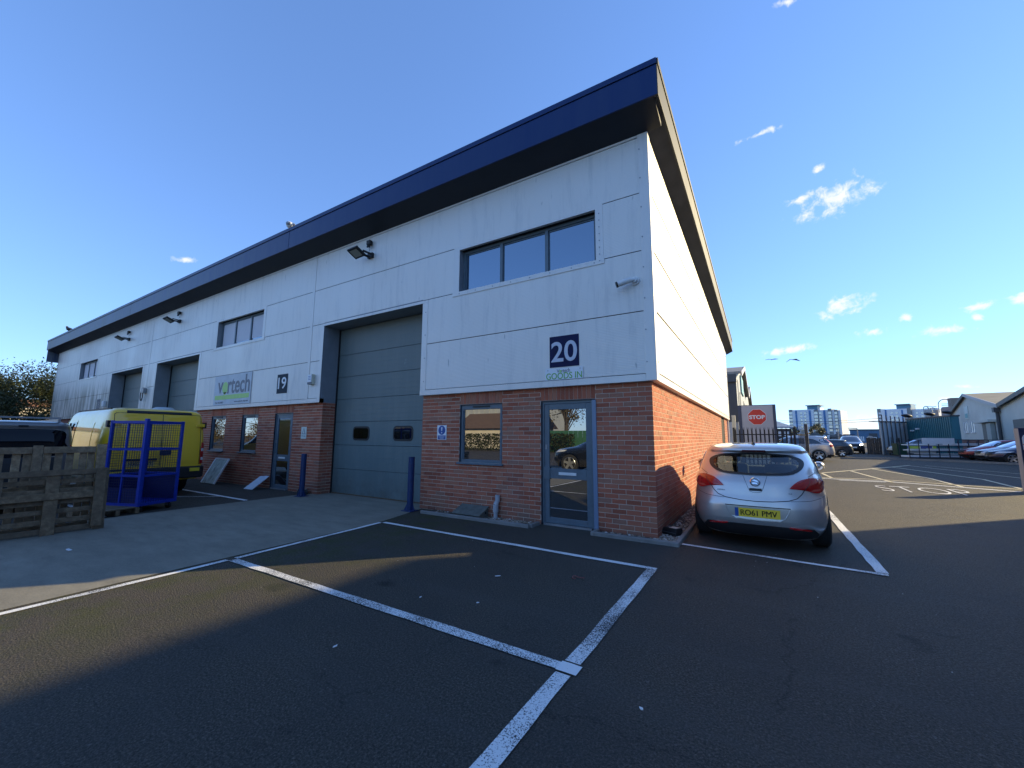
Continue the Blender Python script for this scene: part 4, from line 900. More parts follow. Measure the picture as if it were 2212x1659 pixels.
# ---- silver hatchback parked beside the brick side wall
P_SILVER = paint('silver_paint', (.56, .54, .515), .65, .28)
RW = [(0, 1.249), (.28, 1.241), (.46, 1.214), (.562, 1.165), (.578, 1.11), (.545, 1.05), (.475, 1.005), (.38, .979), (.19, .967)]
RW = RW+[(0, .963)]+mir(RW[1:])[::-1]
SWIN = [[(.75, 1.0), (.86, 1.16), (1.05, 1.24), (1.42, 1.27), (1.46, .955), (.95, .955)], [(1.53, 1.275), (2.1, 1.265), (2.45, 1.17), (2.78, 1.0), (2.80, .945), (1.56, .95)]]
FWIN = [(0, 1.30), (.40, 1.28), (.56, 1.22), (.66, 1.05), (.70, .96), (.35, .93)]; FWIN = FWIN+[(0, .92)]+mir(FWIN[1:])[::-1]
car1, B1 = car('silver_hatchback', 'silver five-door hatchback parked close to the brick side wall', HATCH, (1.255, .08, 0), 0, P_SILVER, .315, (.80, 3.40), 3.5, 2.6, SWIN, RW, FWIN, see=True, lowr=4.4, tuck=.055)
A_CLEAR = m_clear('clear_car_glass'); patch.yc = 2.1
op = smooth_poly(RW); ip = [(x*.90, 1.112+(z-1.112)*.84) for x, z in op]
patch(op, B1.rear, .006, 20, 20).build('rear_window', A_CLEAR, car1, smooth=60)
def ring(P, Q, fn, off):
    f = lambda q: fn(*q)+Vector((0, -off, off*.4)); return MB().grid([[f(q) for q in P]+[f(P[0])], [f(q) for q in Q]+[f(Q[0])]])
ring(op, ip, B1.rear, .009).build('window_surround', A_BLACK, car1, smooth=60)
for P in SWIN:
    for s in (-1, 1):
        patch(P, lambda u, v, s=s: B1.side(u, v, s), .006).build('side_window', MATS['car_glass'] if s < 0 else A_CLEAR, car1, smooth=60)
patch(smooth_poly(FWIN), B1.front, .006).build('windscreen', A_CLEAR, car1, smooth=60)
LMP = [(.376, .803), (.43, .868), (.506, .915), (.615, .938), (.70, .928), (.775, .895), (.802, .84), (.772, .785), (.715, .752), (.645, .757), (.56, .79), (.45, .80)]
for s in (-1, 1):
    P = smooth_poly(LMP if s > 0 else mir(LMP)[::-1]); lm = patch(P, B1.rear, .012, 20, 16, .02).build('tail_light', A_LAMPR, car1, smooth=60)
    strip(car1, B1, dens([(s*.616, .942), (s*.606, .875), (s*.545, .797)]), .005, A_BLACK, lambda x, z: B1.rear(x, z)+Vector((0, -.014, 0)), 'lamp_seam')
    Q = [(s*x, z) for x, z in ((.42, .825), (.52, .825), (.55, .86), (.47, .865))]
    patch(Q, B1.rear, .0135, 6, 6, 0).build('lamp_reflector', mat('lamp_red_bright', (.42, .012, .012), .2), lm, smooth=60)
    Q = [(s*x, z) for x, z in ((.60, .775), (.70, .775), (.735, .80), (.64, .80))]
    patch(Q, B1.rear, .0135, 6, 6, 0).build('lamp_reflector', mat('lamp_pink', (.55, .10, .07), .15), lm, smooth=60)
    patch([(s*x, z) for x, z in ((.345, .318), (.575, .300), (.572, .324), (.345, .340))], B1.rear, .014, 10, 5, .01).build('rear_reflector', A_LAMPR, car1)
    strip(car1, B1, dens([(s*.60, .955), (s*.70, 1.0)]), .004, A_BLACK, B1.rear, 'panel_gap')
    strip(car1, B1, dens([(s*.38, .655), (s*.60, .665), (s*.80, .70)]), .003, A_BLACK, B1.rear, 'panel_gap')
HS = [(.607, .945), (.545, .80), (.508, .745), (.455, .694), (.36, .660), (.18, .638), (0, .630)]
strip(car1, B1, dens(HS+mir(HS)[::-1][1:], 5), .0055, A_BLACK, lambda x, z: B1.rear(x, z)+Vector((0, .001, 0)), 'tailgate_gap')
CR = [(-.50, .70), (-.27, .679), (0, .666), (.30, .679), (.50, .70)]
PN = [(-.142, .962), (-.088, .803), (-.068, .757), (-.035, .745), (.035, .745), (.068, .757), (.088, .803), (.142, .962)]
strip(car1, B1, dens(PN, 4), .0028, mat('seam_dark', (.06, .065, .07), .5), B1.rear, 'handle_panel_gap')
patch([(-.075, .768), (-.06, .762), (.06, .762), (.075, .768), (.07, .796), (-.07, .796)], B1.rear, .004, 8, 6, 0).build('boot_handle', A_BLACK, car1)
em = Vector(B1.rear(0, .878))+Vector((0, -.012, 0)); nd = Vector((0, -1, .22)).normalized()
E_ = MB().cyl(em, em+nd*.006, .056, n=28).build('emblem', mat('emblem_dark', (.20, .21, .22), .25, metal=.9), car1)
MB().lathe([(.004, .046), (.012, .052), (.004, .060)], em, nd, 28).build('ring', A_CHROME, E_, smooth=60)
uu = Vector((1, 0, 0)); vv = nd.cross(uu)*-1
for pts in ([(-.035, .018), (-.01, .03), (.025, .018), (.04, -.006), (.012, .004), (-.012, .012)], [(-.04, -.012), (-.012, -.006), (.018, -.01), (.03, -.032), (.0, -.026), (-.03, -.028)]):
    MB().prism([em+nd*.006+uu*x+Vector((0, .22*y, y)) for x, y in pts], nd*.005).build('device', A_CHROME, E_)
q = B1.rear(-.415, .752); text('ASTRA', .03, mat('badge_chrome', (.10, .11, .12), .3, metal=.8), car1, q+Vector((0, -.006, 0)), (R(78), 0, R(-12)), w=.105, h=.016)
q = B1.rear(.385, .752); text('1.6', .03, MATS['badge_chrome'], car1, q+Vector((0, -.006, 0)), (R(78), 0, R(10)), w=.034, h=.015)
# bumper: lower valance, plate recess, its top shade drawn as a black strip
LB = [(-.60, .328), (-.34, .333), (0, .333), (.34, .333), (.60, .328), (.665, .25), (.64, .19), (.4, .18), (0, .178), (-.4, .18), (-.64, .19), (-.665, .25)]
patch(LB, B1.rear, .007, 24, 10, .01).build('lower_bumper', A_BLACK, car1, smooth=60)
RC = [(-.366, .562), (0, .562), (.366, .562), (.345, .50), (.305, .435), (.245, .392), (0, .384), (-.245, .392), (-.305, .435), (-.345, .50)]
patch(RC, lambda x, z: B1.rear(x, z)+Vector((0, .03*max(0, min(1, (z-.39)/.17)), 0)), .006, 20, 12, .03).build('plate_recess', P_SILVER, car1, smooth=50)
strip(car1, B1, dens([(-.37, .565), (0, .566), (.37, .565)], 6), .006, A_BLACK, lambda x, z: B1.rear(x, z)+Vector((0, -.003, 0)), 'recess_shade_strip')
for s in (-1, 1): strip(car1, B1, dens([(s*.366, .56), (s*.343, .50), (s*.303, .433), (s*.24, .389)], 5), .004, P_SILVER, lambda x, z: B1.rear(x, z)+Vector((0, -.006, 0)), 'recess_edge')
pl = plate(car1, B1, 'RO61 PMV', .482, A_PLATEY, w=.512, h=.112, off=.008)
y_ = B1.rear(0, .482).y-.0125; bx('country_band', A_BLUE, pl, -.256, -.213, y_-.0006, y_, .426, .538)
# exterior bits
patch([(-.15, 1.272), (.15, 1.272), (.14, 1.292), (-.14, 1.292)], B1.rear, .008, 12, 4, .01).build('brake_light', mat('brake_dark', (.10, .008, .01), .2), car1)
MB().cyl((0, .66, 1.355), (0, .70, 1.385), .030, .02, n=14).build('aerial_base', A_BLACK, car1, smooth=40); MB().cyl((0, .685, 1.375), (0, .60, 1.60), .0055, .004, n=6).build('aerial', A_BLACK, car1)
for s in (-1, 1):
    mb = MB().lathe([(-.11, .015), (-.08, .062), (0, .082), (.06, .075), (.09, .04)], (s*.945, 2.72, .975), (s*.35, 1, 0), 18)
    mi_ = mb.build('door_mirror', P_SILVER, car1, smooth=60)
    MB().cyl((s*.935, 2.635, .975), (s*.933, 2.628, .975), .062, n=18).build('mirror_glass', m_glass('mirror_glass', .8) if 'mirror_glass' not in MATS else MATS['mirror_glass'], mi_)
    MB().bar((s*.80, 2.76, .93), (s*.90, 2.74, .95), .06, .035).build('mirror_arm', A_BLACK, mi_)
    strip(car1, B1, [(.62, 1.30), (1.2, 1.352), (2.1, 1.345)], .0, A_BLACK, lambda y, z: Vector((s*.50, y, z)), 'roof_seam') if False else None
A_SEAT = mat('seat_fabric', (.030, .031, .034), .9)
inn = bx('parcel_shelf', mat('shelf_dark', (.02, .02, .022), .8), car1, -.52, .52, .42, .98, .90, .925)
for x in (-.36, .36):
    st = MB().box(x-.24, x+.24, 2.0, 2.16, .45, 1.02).build('front_seat', A_SEAT, car1, bevel=.05); MB().box(x-.135, x+.135, 2.06, 2.15, 1.045, 1.225).build('headrest', A_SEAT, st, bevel=.04)
    for dx in (-.05, .05): MB().cyl((x+dx, 2.1, 1.0), (x+dx, 2.1, 1.06), .007, n=6).build('headrest_post', A_CHROME, st)
    rs = MB().box(x-.25, x+.25, 1.05, 1.2, .45, .93).build('rear_seat', A_SEAT, car1, bevel=.04); MB().box(x-.12, x+.12, 1.08, 1.16, .945, 1.04).build('headrest', A_SEAT, rs, bevel=.03)
bx('dashboard', A_SEAT, car1, -.62, .62, 2.75, 3.05, .6, .93); MB().lathe([(0, .17), (.012, .185), (.024, .17)], (.36, 2.62, .93), (0, -.9, .45), 22).build('steering_wheel', A_BLACK, car1, smooth=60)

# ---- yellow panel van (reversed in beside the unit 19 wall)
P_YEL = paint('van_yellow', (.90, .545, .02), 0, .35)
vs_ = [[(3.42, 1.20), (3.62, 1.62), (3.95, 1.58), (4.28, 1.28), (4.30, 1.16)], [(2.35, 1.16), (2.35, 1.72), (2.40, 1.76), (3.05, 1.74), (3.10, 1.68), (3.10, 1.16)]]
van, BV = car('panel_van', 'yellow panel van with twin rear doors parked beside the brick wall of unit 19', VAN, (-10.75, -2.43, 0), R(90), P_YEL, .34, (1.15, 4.45), 16, 8.0, vs_, None, [(-.72, 1.28), (.72, 1.28), (.66, 1.78), (-.66, 1.78)], cat='van', tw=.22)
fy = lambda x, z: BV.rear(x, z)+Vector((0, -.004, 0))
strip(van, BV, dens([(.04, .74), (.04, 1.94)], 6), .006, A_BLACK, fy, 'door_gap')
for s in (-1, 1):
    strip(van, BV, dens([(s*.825, .74), (s*.825, 1.20), (s*.815, 1.92), (s*.79, 1.95), (.04, 1.955)], 5), .005, A_BLACK, fy, 'door_gap')
    a, b = (.14, .74) if s > 0 else (-.74, -.08)
    L_ = [(a, .80), (a, 1.74), (a+.09, 1.84), (b-.09, 1.84), (b, 1.74), (b, .80)]
    patch(L_, BV.rear, .006, 14, 14, .012).build('door_pressing', P_YEL, van, smooth=20)
    patch([(a+.035, .82), (a+.035, 1.72), (a+.11, 1.805), (b-.11, 1.805), (b-.035, 1.72), (b-.035, .82)], BV.rear, .010, 14, 14, .006).build('door_pressing', P_YEL, van, smooth=20)
    lamp = patch([(s*.84, .74), (s*.945, .76), (s*.945, 1.24), (s*.86, 1.28), (s*.835, 1.1)], BV.rear, .014, 8, 12, .03).build('tail_light', A_LAMPR, van, smooth=50)
    for zz, mm in ((.84, A_LAMPC), (1.06, A_LAMPC)): patch([(s*.855, zz), (s*.93, zz), (s*.93, zz+.07), (s*.855, zz+.07)], BV.rear, .019, 4, 4, .006).build('lamp_lens', mm, lamp)
    h = MB().box(s*.80-.09, s*.80+.09, .028, .10, 1.66, 1.74).build('hinge', P_YEL, van, bevel=.006); bx('hinge_pad', A_BLACK, h, s*.90-.035, s*.90+.035, .05, .16, 1.63, 1.77)
    bx('bumper_reflector', mat('reflector_yellow', (.72, .55, .04), .3), van, s*.72-.10, s*.72+.10, -.085, -.07, .58, .66)
patch([(-.62, 1.955), (.62, 1.955), (.61, 2.005), (-.61, 2.005)], BV.rear, .012, 10, 4, .01).build('brake_light', A_BLACK, van)
MB().prism([(-.98, .9, .42), (-.985, .12, .42), (-.90, -.07, .42), (.90, -.07, .42), (.985, .12, .42), (.98, .9, .42)], (0, 0, .28)).build('rear_bumper', A_BLACK, van, bevel=.03)
bx('door_handle', mat('handle_navy', (.010, .016, .05), .5), van, .02, .24, BV.rear(0, 1.05).y-.03, BV.rear(0, 1.05).y+.02, .985, 1.10, bevel=.015)
bx('light_bar', A_BLACK, van, -.62, -.02, BV.rear(0, .9).y-.03, BV.rear(0, .9).y+.02, .87, .92); plate(van, BV, 'MX07 LHY', .80, mat('plate_faded', (.45, .34, .12), .5), off=.012, x=-.33)
MB().lathe([(0, .24), (.05, .23), (.09, .16), (.10, .0)], (.32, 1.0, 2.07), (0, 0, 1), 18).build('roof_vent', mat('vent_grey', (.45, .50, .52), .4), van, smooth=50)
for y in (2.32, 2.2): strip(van, BV, dens([(y, .6), (y, 1.2), (y+.01, 1.8)], 5), .004, A_BLACK, lambda u, v: BV.side(u, v, -1)+Vector((-.002, 0, 0)), 'panel_gap') if y > 2.3 else None
strip(van, BV, dens([(3.2, .6), (3.2, 1.2), (3.15, 1.85)], 5), .004, A_BLACK, lambda u, v: BV.side(u, v, -1)+Vector((-.002, 0, 0)), 'panel_gap')
patch([(.95, 1.08), (.95, 1.74), (2.15, 1.75), (2.15, 1.08)], lambda u, v: BV.side(u, v, -1), .006, 12, 10, .012).build('side_pressing', P_YEL, van, smooth=20)
bx('rail', A_BLACK, van, -.80, -.77, .5, 3.0, 2.04, 2.07); bx('window_bar', A_BLACK, van, -.975, -.945, 2.70, 2.74, 1.17, 1.74)

# ---- people carrier behind the pallets (only its tail is in view)
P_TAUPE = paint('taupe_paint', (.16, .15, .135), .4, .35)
mpv, BM = car('people_carrier', 'dark taupe people carrier with black rear window behind the pallets', MPV, (-10.15, -4.80, 0), R(90), P_TAUPE, .33, (.85, 3.75), 9, 3, [[(.35, 1.08), (.42, 1.52), (3.0, 1.52), (3.6, 1.08)]], [(-.76, 1.06), (.76, 1.06), (.73, 1.30), (.68, 1.53), (0, 1.55), (-.68, 1.53), (-.73, 1.30)], gmat=A_BLKGL)
for s in (-1, 1): bx('roof_rail', A_GREYM, mpv, s*.66-.02, s*.66+.02, .3, 2.6, 1.70, 1.755); patch([(s*.80, .85), (s*.885, .85), (s*.875, 1.2), (s*.82, 1.25)], BM.rear, .012, 6, 8, .02).build('tail_light', A_LAMPR, mpv)
patch([(-.84, .38), (.84, .38), (.84, 1.03), (-.84, 1.03)], BM.rear, .008, 10, 8, .01).build('lower_tailgate', A_BLACK, mpv)
bx('roof_bar', A_GREYM, mpv, -.76, .66, .18, .24, 1.755, 1.785)
for x in (-.25, .18): bx('spoiler_lamp', A_DARK, mpv, x-.06, x+.06, BM.rear(x, 1.61).y-.012, BM.rear(x, 1.61).y+.01, 1.595, 1.625)
bx('notice', mat('notice_teal', (.10, .14, .14), .4), mpv, -.66, -.42, BM.rear(.5, 1.4).y-.03, BM.rear(.5, 1.4).y-.02, 1.28, 1.50)

# ---- silver SUV crossing at the junction
P_SUV = paint('suv_silver', (.55, .52, .50), .6, .3)
sw = [[(.74, 1.115), (.92, 1.28), (1.25, 1.45), (1.62, 1.475), (1.62, 1.10)], [(1.68, 1.48), (2.45, 1.475), (2.52, 1.10), (1.68, 1.10)], [(2.58, 1.46), (2.85, 1.36), (3.25, 1.15), (3.25, 1.09), (2.58, 1.10)]]
suv, BS = car('silver_suv', 'silver SUV turning across the junction behind the palisade gate', SUV, (5.38, 27.9, 0), R(92), P_SUV, .37, (.95, 3.80), 3.2, 2.8, sw, [(-.62, 1.14), (.62, 1.14), (.58, 1.45), (-.58, 1.45)], [(-.66, 1.14), (.66, 1.14), (.58, 1.5), (-.58, 1.5)], lo=True, tw=.235)
for s in (-1, 1):
    patch([(.06, .96), (.30, .90), (.34, 1.02), (.24, 1.12), (.50, 1.46), (.41, 1.47), (.10, 1.12)], lambda u, v, s=s: BS.side(u, v, s), .012, 6, 14, .02).build('tail_light', mat('lamp_red_lit', (.5, .03, .03), .2), suv)
    patch([(.12, .30), (.5, .28), (.48, .42), (.08, .42)], lambda u, v, s=s: BS.side(u, v, s), .008).build('bumper_trim', A_BLACK, suv)
MB().bar((.5, 1.0, 1.645), (.5, 2.4, 1.655), .03, .03).bar((-.5, 1.0, 1.645), (-.5, 2.4, 1.655), .03, .03).build('roof_rail', A_GREYM, suv)

# ---- far vehicles
hs = [[(.75, 1.0), (.86, 1.16), (1.05, 1.24), (1.42, 1.27), (2.1, 1.265), (2.45, 1.17), (2.78, 1.0), (2.80, .945), (.95, .955)]]
def faces(t, B, hl=.70, lit=0, grille=True, W=.8, amber=None):
    for s in (-1, 1):
        P = [(s*W*.62, hl-.07), (s*W*.93, hl-.02), (s*W*.95, hl+.06), (s*W*.66, hl+.06)]
        patch(P, B.front, .012, 8, 6, .02).build('headlight', mat('headlight_lit', (.9, .85, .7), .2, emis=((1, .82, .55), 6)) if lit else A_LAMPC, t)
    if grille: patch([(-W*.5, hl-.16), (W*.5, hl-.16), (W*.55, hl+.03), (-W*.55, hl+.03)], B.front, .010, 10, 6, .015).build('grille', A_BLACK, t)
    patch([(-W*.8, hl-.42), (W*.8, hl-.42), (W*.85, hl-.28), (-W*.85, hl-.28)], B.front, .010, 10, 5, .015).build('lower_grille', A_BLACK, t)
pk, BP_ = car('pickup', 'dark pickup truck driving towards the junction with headlights on', scaled(SUV, 1.05, .98, 1.06), (9.25, 50.2, 0), R(176), paint('pickup_black', (.02, .014, .016), .3, .3), .40, (1.0, 4.0), 3.4, 3.4, scaled and [[(.9, 1.2), (1.2, 1.52), (2.5, 1.55), (3.2, 1.2)]], None, [(-.68, 1.18), (.68, 1.18), (.60, 1.56), (-.60, 1.56)], lo=True, cat='pickup')
faces(pk, BP_, .88, 1); plate(pk, BP_, 'HX18 KLD', .62, A_PALE, False) if False else bx('number_plate', A_PALE, pk, -.26, .26, BP_.front(0, .62).y+.005, BP_.front(0, .62).y+.02, .57, .68)
bx('roof_bar', A_GREYM, pk, -.6, .6, 2.2, 2.26, 1.78, 1.82)
FC = 'parked cars nosed up to the road by the rack'
for nm, lb, col, mt, nx, y in (('red_car', 'red hatchback parked nose-out beside the white panel rack', (.30, .012, .02), .1, 13.55, 36.2), ('grey_car', 'silver-grey hatchback parked between the red and navy cars', (.40, .42, .45), .7, 13.6, 33.7), ('navy_car', 'dark navy hatchback parked nearest the stop totem', (.015, .02, .06), .3, 13.3, 31.2)):
    t, B = car(nm, lb, scaled(HATCH, 1, 1, 1.04), (nx+4.2, y, 0), R(90), paint(nm+'_paint', col, mt, .3), .315, (.80, 3.40), 2.75, 2.6, [[(a, b*1.04) for a, b in P] for P in hs], None, [(a, b*1.04) for a, b in FWIN], lo=True, group=FC); faces(t, B, .68)
e = g5(1330, 968)
t, B = car('hi_vis_car', 'white response car with lime green and blue side blocks', scaled(HATCH, 1.02, 1, 1.1), (e.x+3.2, e.y+1.2, 0), R(75), paint('response_white', (.62, .64, .60), 0, .35), .33, (.80, 3.40), 2.75, 2.6, [[(a, b*1.1) for a, b in P] for P in hs], None, [(a, b*1.1) for a, b in FWIN], lo=True); faces(t, B, .72)
for i in range(4): patch([(.6+.75*i, .62), (1.3+.75*i, .62), (1.3+.75*i, .86), (.6+.75*i, .86)], lambda u, v: B.side(u, v, -1), .006, 5, 4, .004).build('side_block', mat('hi_vis_lime', (.45, .60, .05), .4) if i % 2 == 0 else mat('block_blue', (.02, .06, .25), .4), t)
t, B = car('grey_saloon', 'dark grey car half hidden behind the silver SUV', scaled(HATCH, 1, 1, 1), (7.6, 36.5, 0), R(88), paint('saloon_grey', (.05, .055, .06), .5, .3), .315, (.80, 3.40), 2.75, 2.6, hs, RW, None, lo=True)
# vehicles behind the photographer, seen mirrored in the window glass
t, B = car('white_hatchback', 'white hatchback reflected in the glazed door', scaled(HATCH, 1, 1, 1.05), (-6.0, -21.5, 0), R(70), paint('white_paint', (.75, .76, .74), 0, .3), .315, (.80, 3.40), 2.75, 2.6, [[(a, b*1.05) for a, b in P] for P in hs], None, [(a, b*1.05) for a, b in FWIN], lo=True); faces(t, B, .70)
t, B = car('dark_estate_car', 'near-black four-wheel drive reflected low in the glazed door', SUV, (-1.9, -10.8, 0), R(84), paint('black_paint', (.012, .014, .02), .3, .25), .37, (.95, 3.80), 3.2, 2.8, sw, None, [(-.66, 1.14), (.66, 1.14), (.58, 1.5), (-.58, 1.5)], lo=True); faces(t, B, .86)

# ------------------------------------------------------------------ pallets, cage trolley
def pallet(name, label, loc, lean, pieces, rz=0, wood=None):
    t = thing(name, label, 'pallet', loc, rz)
    for nm, a in pieces:
        o = MB().box(*a, Matrix.Rotation(R(lean), 4, 'Y')).build(nm, wood or A_WOOD, t, bevel=.004)
    return t
pc = []
for y0, y1 in ((-.60, -.47), (-.07, .07), (.47, .60)): pc.append(('bearer', (.045, .065, y0, y1, .0, .93)))
for i, z in enumerate((.02, .15, .29, .43, .58, .72, .84)): pc.append(('slat', (-.012+.002*(i % 2), .012, -.60, .60, z+.004*(i % 3), z+.074)))
for z in (.06, .46, .85):
    for y in (-.53, 0, .53): pc.append(('block', (.0125, .0445, y-.06, y+.06, z-.05, z+.05)))
pc.append(('slat', (.066, .084, -.62, .50, .50, .60)))
pc.append(('slat', (.066, .084, -.62, .0, .845, .93))); pc.append(('slat', (.066, .084, .0, .50, .85, .932)))
pc.append(('end_post', (.066, .10, .44, .56, .05, .94)))
pallet('pallet', 'dark weathered pallet standing on edge in front of the taller pallet', (-7.60, -4.63, 0), -4, pc)
pc = [('rail', (.05, .075, -.72, -.16, 1.17, 1.265)), ('rail', (.05, .075, -.05, .52, 1.17, 1.27)), ('centre_bearer', (.045, .085, -.155, -.055, .1, 1.29)), ('end_post', (.05, .10, .53, .64, .0, 1.30)), ('rail', (.05, .075, -.70, .52, .02, .11)), ('rail', (.05, .075, -.70, .52, .6, .69))]
for i, y in enumerate((-.66, -.50, -.34, -.235, -.04, .08, .20, .345, .44)): pc.append(('slat', (.018, .040, y, y+.082, .05, 1.24)))
pallet('pallet', 'taller pale pallet with upright slats leaning behind the dark pallet', (-7.86, -4.68, 0), -3, pc, wood=m_wood('pale_pallet_wood', 1.6))
pc = []
for i in range(4): pc.append(('slat', (-.42+.22*i, -.24+.22*i, -.30, .34, .10, .122)))
for y in (-.28, .02, .32): pc.append(('bearer', (-.44, .44, y-.03, y+.03, .005, .0995)))
pallet('flat_pallet', 'small grey-blue pallet lying flat on the concrete by the cage trolley', (-9.02, -3.72, 0), 0, pc, R(14))

cg = thing('cage_trolley', 'bright blue steel cage trolley with wire mesh sides in front of the yellow van', 'trolley', (-8.72, -3.30, 0), math.atan2(.66, -.25))
# local x runs along the right-hand face, local y along the left-hand face
W_, D_, H_, B_ = .70, .84, 1.74, .145
for x, y, w in ((0, 0, .06), (W_, 0, .045), (0, D_, .045), (W_, D_, .05)): bx('post', A_CAGE, cg, x-w/2, x+w/2, y-w/2, y+w/2, B_-.03, H_+(.03 if w > .055 else 0), bevel=.004)
for z, h in ((B_, .05), (.68, .04), (1.18, .04), (H_-.035, .05)):
    for a, b in (((0, 0), (W_, 0)), ((0, 0), (0, D_)), ((W_, 0), (W_, D_)), ((0, D_), (W_, D_))): MB().bar((*a, z), (*b, z), .035, h).build('rail', A_CAGE, cg)
MB().bar((0, D_*.52, B_), (0, D_*.52, H_-.04), .03, .03).build('upright', A_CAGE, cg); None
for nm, f in (('wire_mesh', lambda u, z: (u*W_, 0, z)), ('wire_mesh', lambda u, z: (0, u*D_, z)), ('wire_mesh', lambda u, z: (W_, u*D_, z)), ('wire_mesh', lambda u, z: (u*W_, D_, z))):
    b = MB()
    for i in range(1, 15): b.bar(f(i/15, B_+.02), f(i/15, H_-.04), .0042, .0042)
    for i in range(1, 31): z = B_+(H_-.04-B_)*i/31; b.bar(f(.02, z), f(.98, z), .0042, .0042)
    b.build(nm, mat('mesh_dark', (.015, .02, .06), .5), cg)
bx('floor', A_CAGE, cg, .0, W_, 0, D_, B_-.03, B_-.005)
for nm, q in (('kick_panel', (.03, W_-.03, D_-.012, D_-.008, B_+.02, .66)), ('kick_panel', (W_-.012, W_-.008, .03, D_-.03, B_+.02, .66)), ('kick_panel', (.008, .012, .03, D_-.03, B_+.02, .45))): bx(nm, mat('cage_panel', (.004, .008, .10), .6), cg, *q)
for x, y in ((.08, .06), (W_-.08, .06), (.08, D_-.06), (W_-.08, D_-.06)):
    c = MB().cyl((x-.02, y, .055), (x+.02, y, .055), .055, n=16).build('castor', A_BLACK, cg, smooth=40); MB().box(x-.03, x-.022, y-.03, y+.03, .05, .12).box(x+.022, x+.03, y-.03, y+.03, .05, .12).build('fork', A_GREYM, c)

# ------------------------------------------------------------------ beyond the terrace: fence, gate, stop totem
pal = thing('palisade_fence', 'black steel palisade fence with splayed spikes behind the silver hatchback', 'fence', (0, 17.5, 0))
def pale(par, x, y, h, ang=0, w=.065):
    b = MB(); M = Matrix.Translation((x, y, 0)) @ Matrix.Rotation(ang, 4, 'Z')
    b.box(-w/2, w/2, -.008, .008, .06, h-.16, M).box(-.012, .012, -.022, -.008, .06, h-.16, M)
    for s in (-1, 0, 1):
        P = [M @ Vector(q) for q in ((s*.022-.011, -.004, h-.16), (s*.022+.011, -.004, h-.16), (s*.045+.002, -.004, h), (s*.045-.002, -.004, h))]
        b.prism(P, (0, .008, 0))
    return b.build('pale', A_FENCE, par)
for i in range(14): pale(pal, .22+.18*i, 0, 2.02)
bx('rail', A_FENCE, pal, .12, 2.72, .012, .06, 1.62, 1.67); bx('rail', A_FENCE, pal, .12, 2.72, .012, .06, .40, .45)
for x in (.14, 2.70): bx('post', A_FENCE, pal, x-.045, x+.045, .01, .11, 0, 2.0)
gt = thing('palisade_gate', 'open black palisade gate leaf swung back to a rusty post', 'gate', (2.86, 17.75, 0), math.atan2(5.1, .70))
for i in range(7): pale(gt, .25+.75*i, 0, 2.10)
bx('rail', A_FENCE, gt, .0, 5.1, .012, .07, 1.62, 1.68); bx('rail', A_FENCE, gt, 0, 5.1, .012, .07, .30, .36)
bx('hanging_post', mat('post_rusty', (.045, .045, .055), .6, var=.5, vs=6), gt, 5.14, 5.30, -.08, .08, 0, 2.30); bx('latch', mat('rust', (.16, .09, .05), .8), gt, 4.95, 5.16, -.11, -.06, 1.70, 1.78)
tt = thing('stop_totem', 'tall pale totem board with a red octagonal STOP sign behind the fence', 'sign', (1.18, 21.7, 0))
bx('board', mat('totem_pale', (.46, .45, .48), .5, var=.05, vs=2), tt, -.78, .80, -.10, .10, .0, 3.38); A_TOT = mat('totem_navy', (.05, .065, .11), .5)
for q in ((-.96, -.782), (.802, .95)): bx('side_post', A_TOT, tt, q[0], q[1], -.12, .12, 0, 3.41)
bx('cap', A_TOT, tt, -.781, .801, -.11, .11, 3.383, 3.41)
octg = lambda r, y: [(.0+r*math.cos(R(22.5+45*k)), y, 2.70+r*math.sin(R(22.5+45*k))) for k in range(8)]
o = MB().prism(octg(.50, -.102), (0, -.006, 0)).build('octagon_border', A_PALE, tt); MB().prism(octg(.475, -.108), (0, -.004, 0)).build('octagon', A_RED, tt)
text('STOP', .3, A_PALE, tt, (0, -.114, 2.695), w=.80, h=.23, bold=.012)
o = bx('lit_pillar', mat('cream_render', (.62, .58, .47), .8, var=.1, vs=3), None, -.02, .16, 19.4, 19.6, 0, 2.72, bevel=.01); tag(o, 'slim cream pillar catching the sun between wall end and totem', 'pillar')

# grey gabled sheds in line with the terrace
A_SHED = mat('shed_grey', (.30, .32, .34), .55, var=.1, vs=1.2, stretch=(1, 1, .2)); A_SHEDD = mat('shed_dark', (.055, .06, .068), .55); A_SHEDL = mat('shed_light', (.46, .47, .48), .6, var=.1, vs=2); A_CORR = mat('roof_grey', (.22, .215, .20), .75, var=.25, vs=2)
gs = thing('gabled_sheds', 'grey clad sheds with sawtooth gables beyond the palisade fence', 'building', (0, 26.6, 0))
GP = [(0, 6.0), (9.5, 7.8), (20.4, 6.1), (28.5, 8.0), (37, 6.2)]
MB().prism([(0, 0, 0)]+[(0, y, z) for y, z in GP]+[(0, 37, 0)], (-14, 0, 0)).build('wall', A_SHED, gs)
for (y0, z0), (y1, z1) in zip(GP, GP[1:]):
    b = MB(); n = 14
    MB().prism([(.35, y0-.3 if y0 == 0 else y0, z0+.0), (.35, y1, z1+.0), (.35, y1, z1+.18), (.35, y0-.3 if y0 == 0 else y0, z0+.18)], (-14.5, 0, 0)).build('roof', A_CORR, gs)
    MB().prism([(.36, y0, z0-.15), (.36, y1, z1-.15), (.36, y1, z1+.22), (.36, y0, z0+.22)], (.05, 0, 0)).build('bargeboard', A_SHEDL, gs)
bx('gutter_band', A_SHEDD, gs, -14, .05, -.35, -.02, 5.45, 6.0); bx('lower_wall', A_SHEDL, gs, -14, -.3, -.06, -.001, 0, 4.1); bx('corner_strip', A_SHEDD, gs, -.75, .02, -.08, -.0005, 2.6, 5.45)
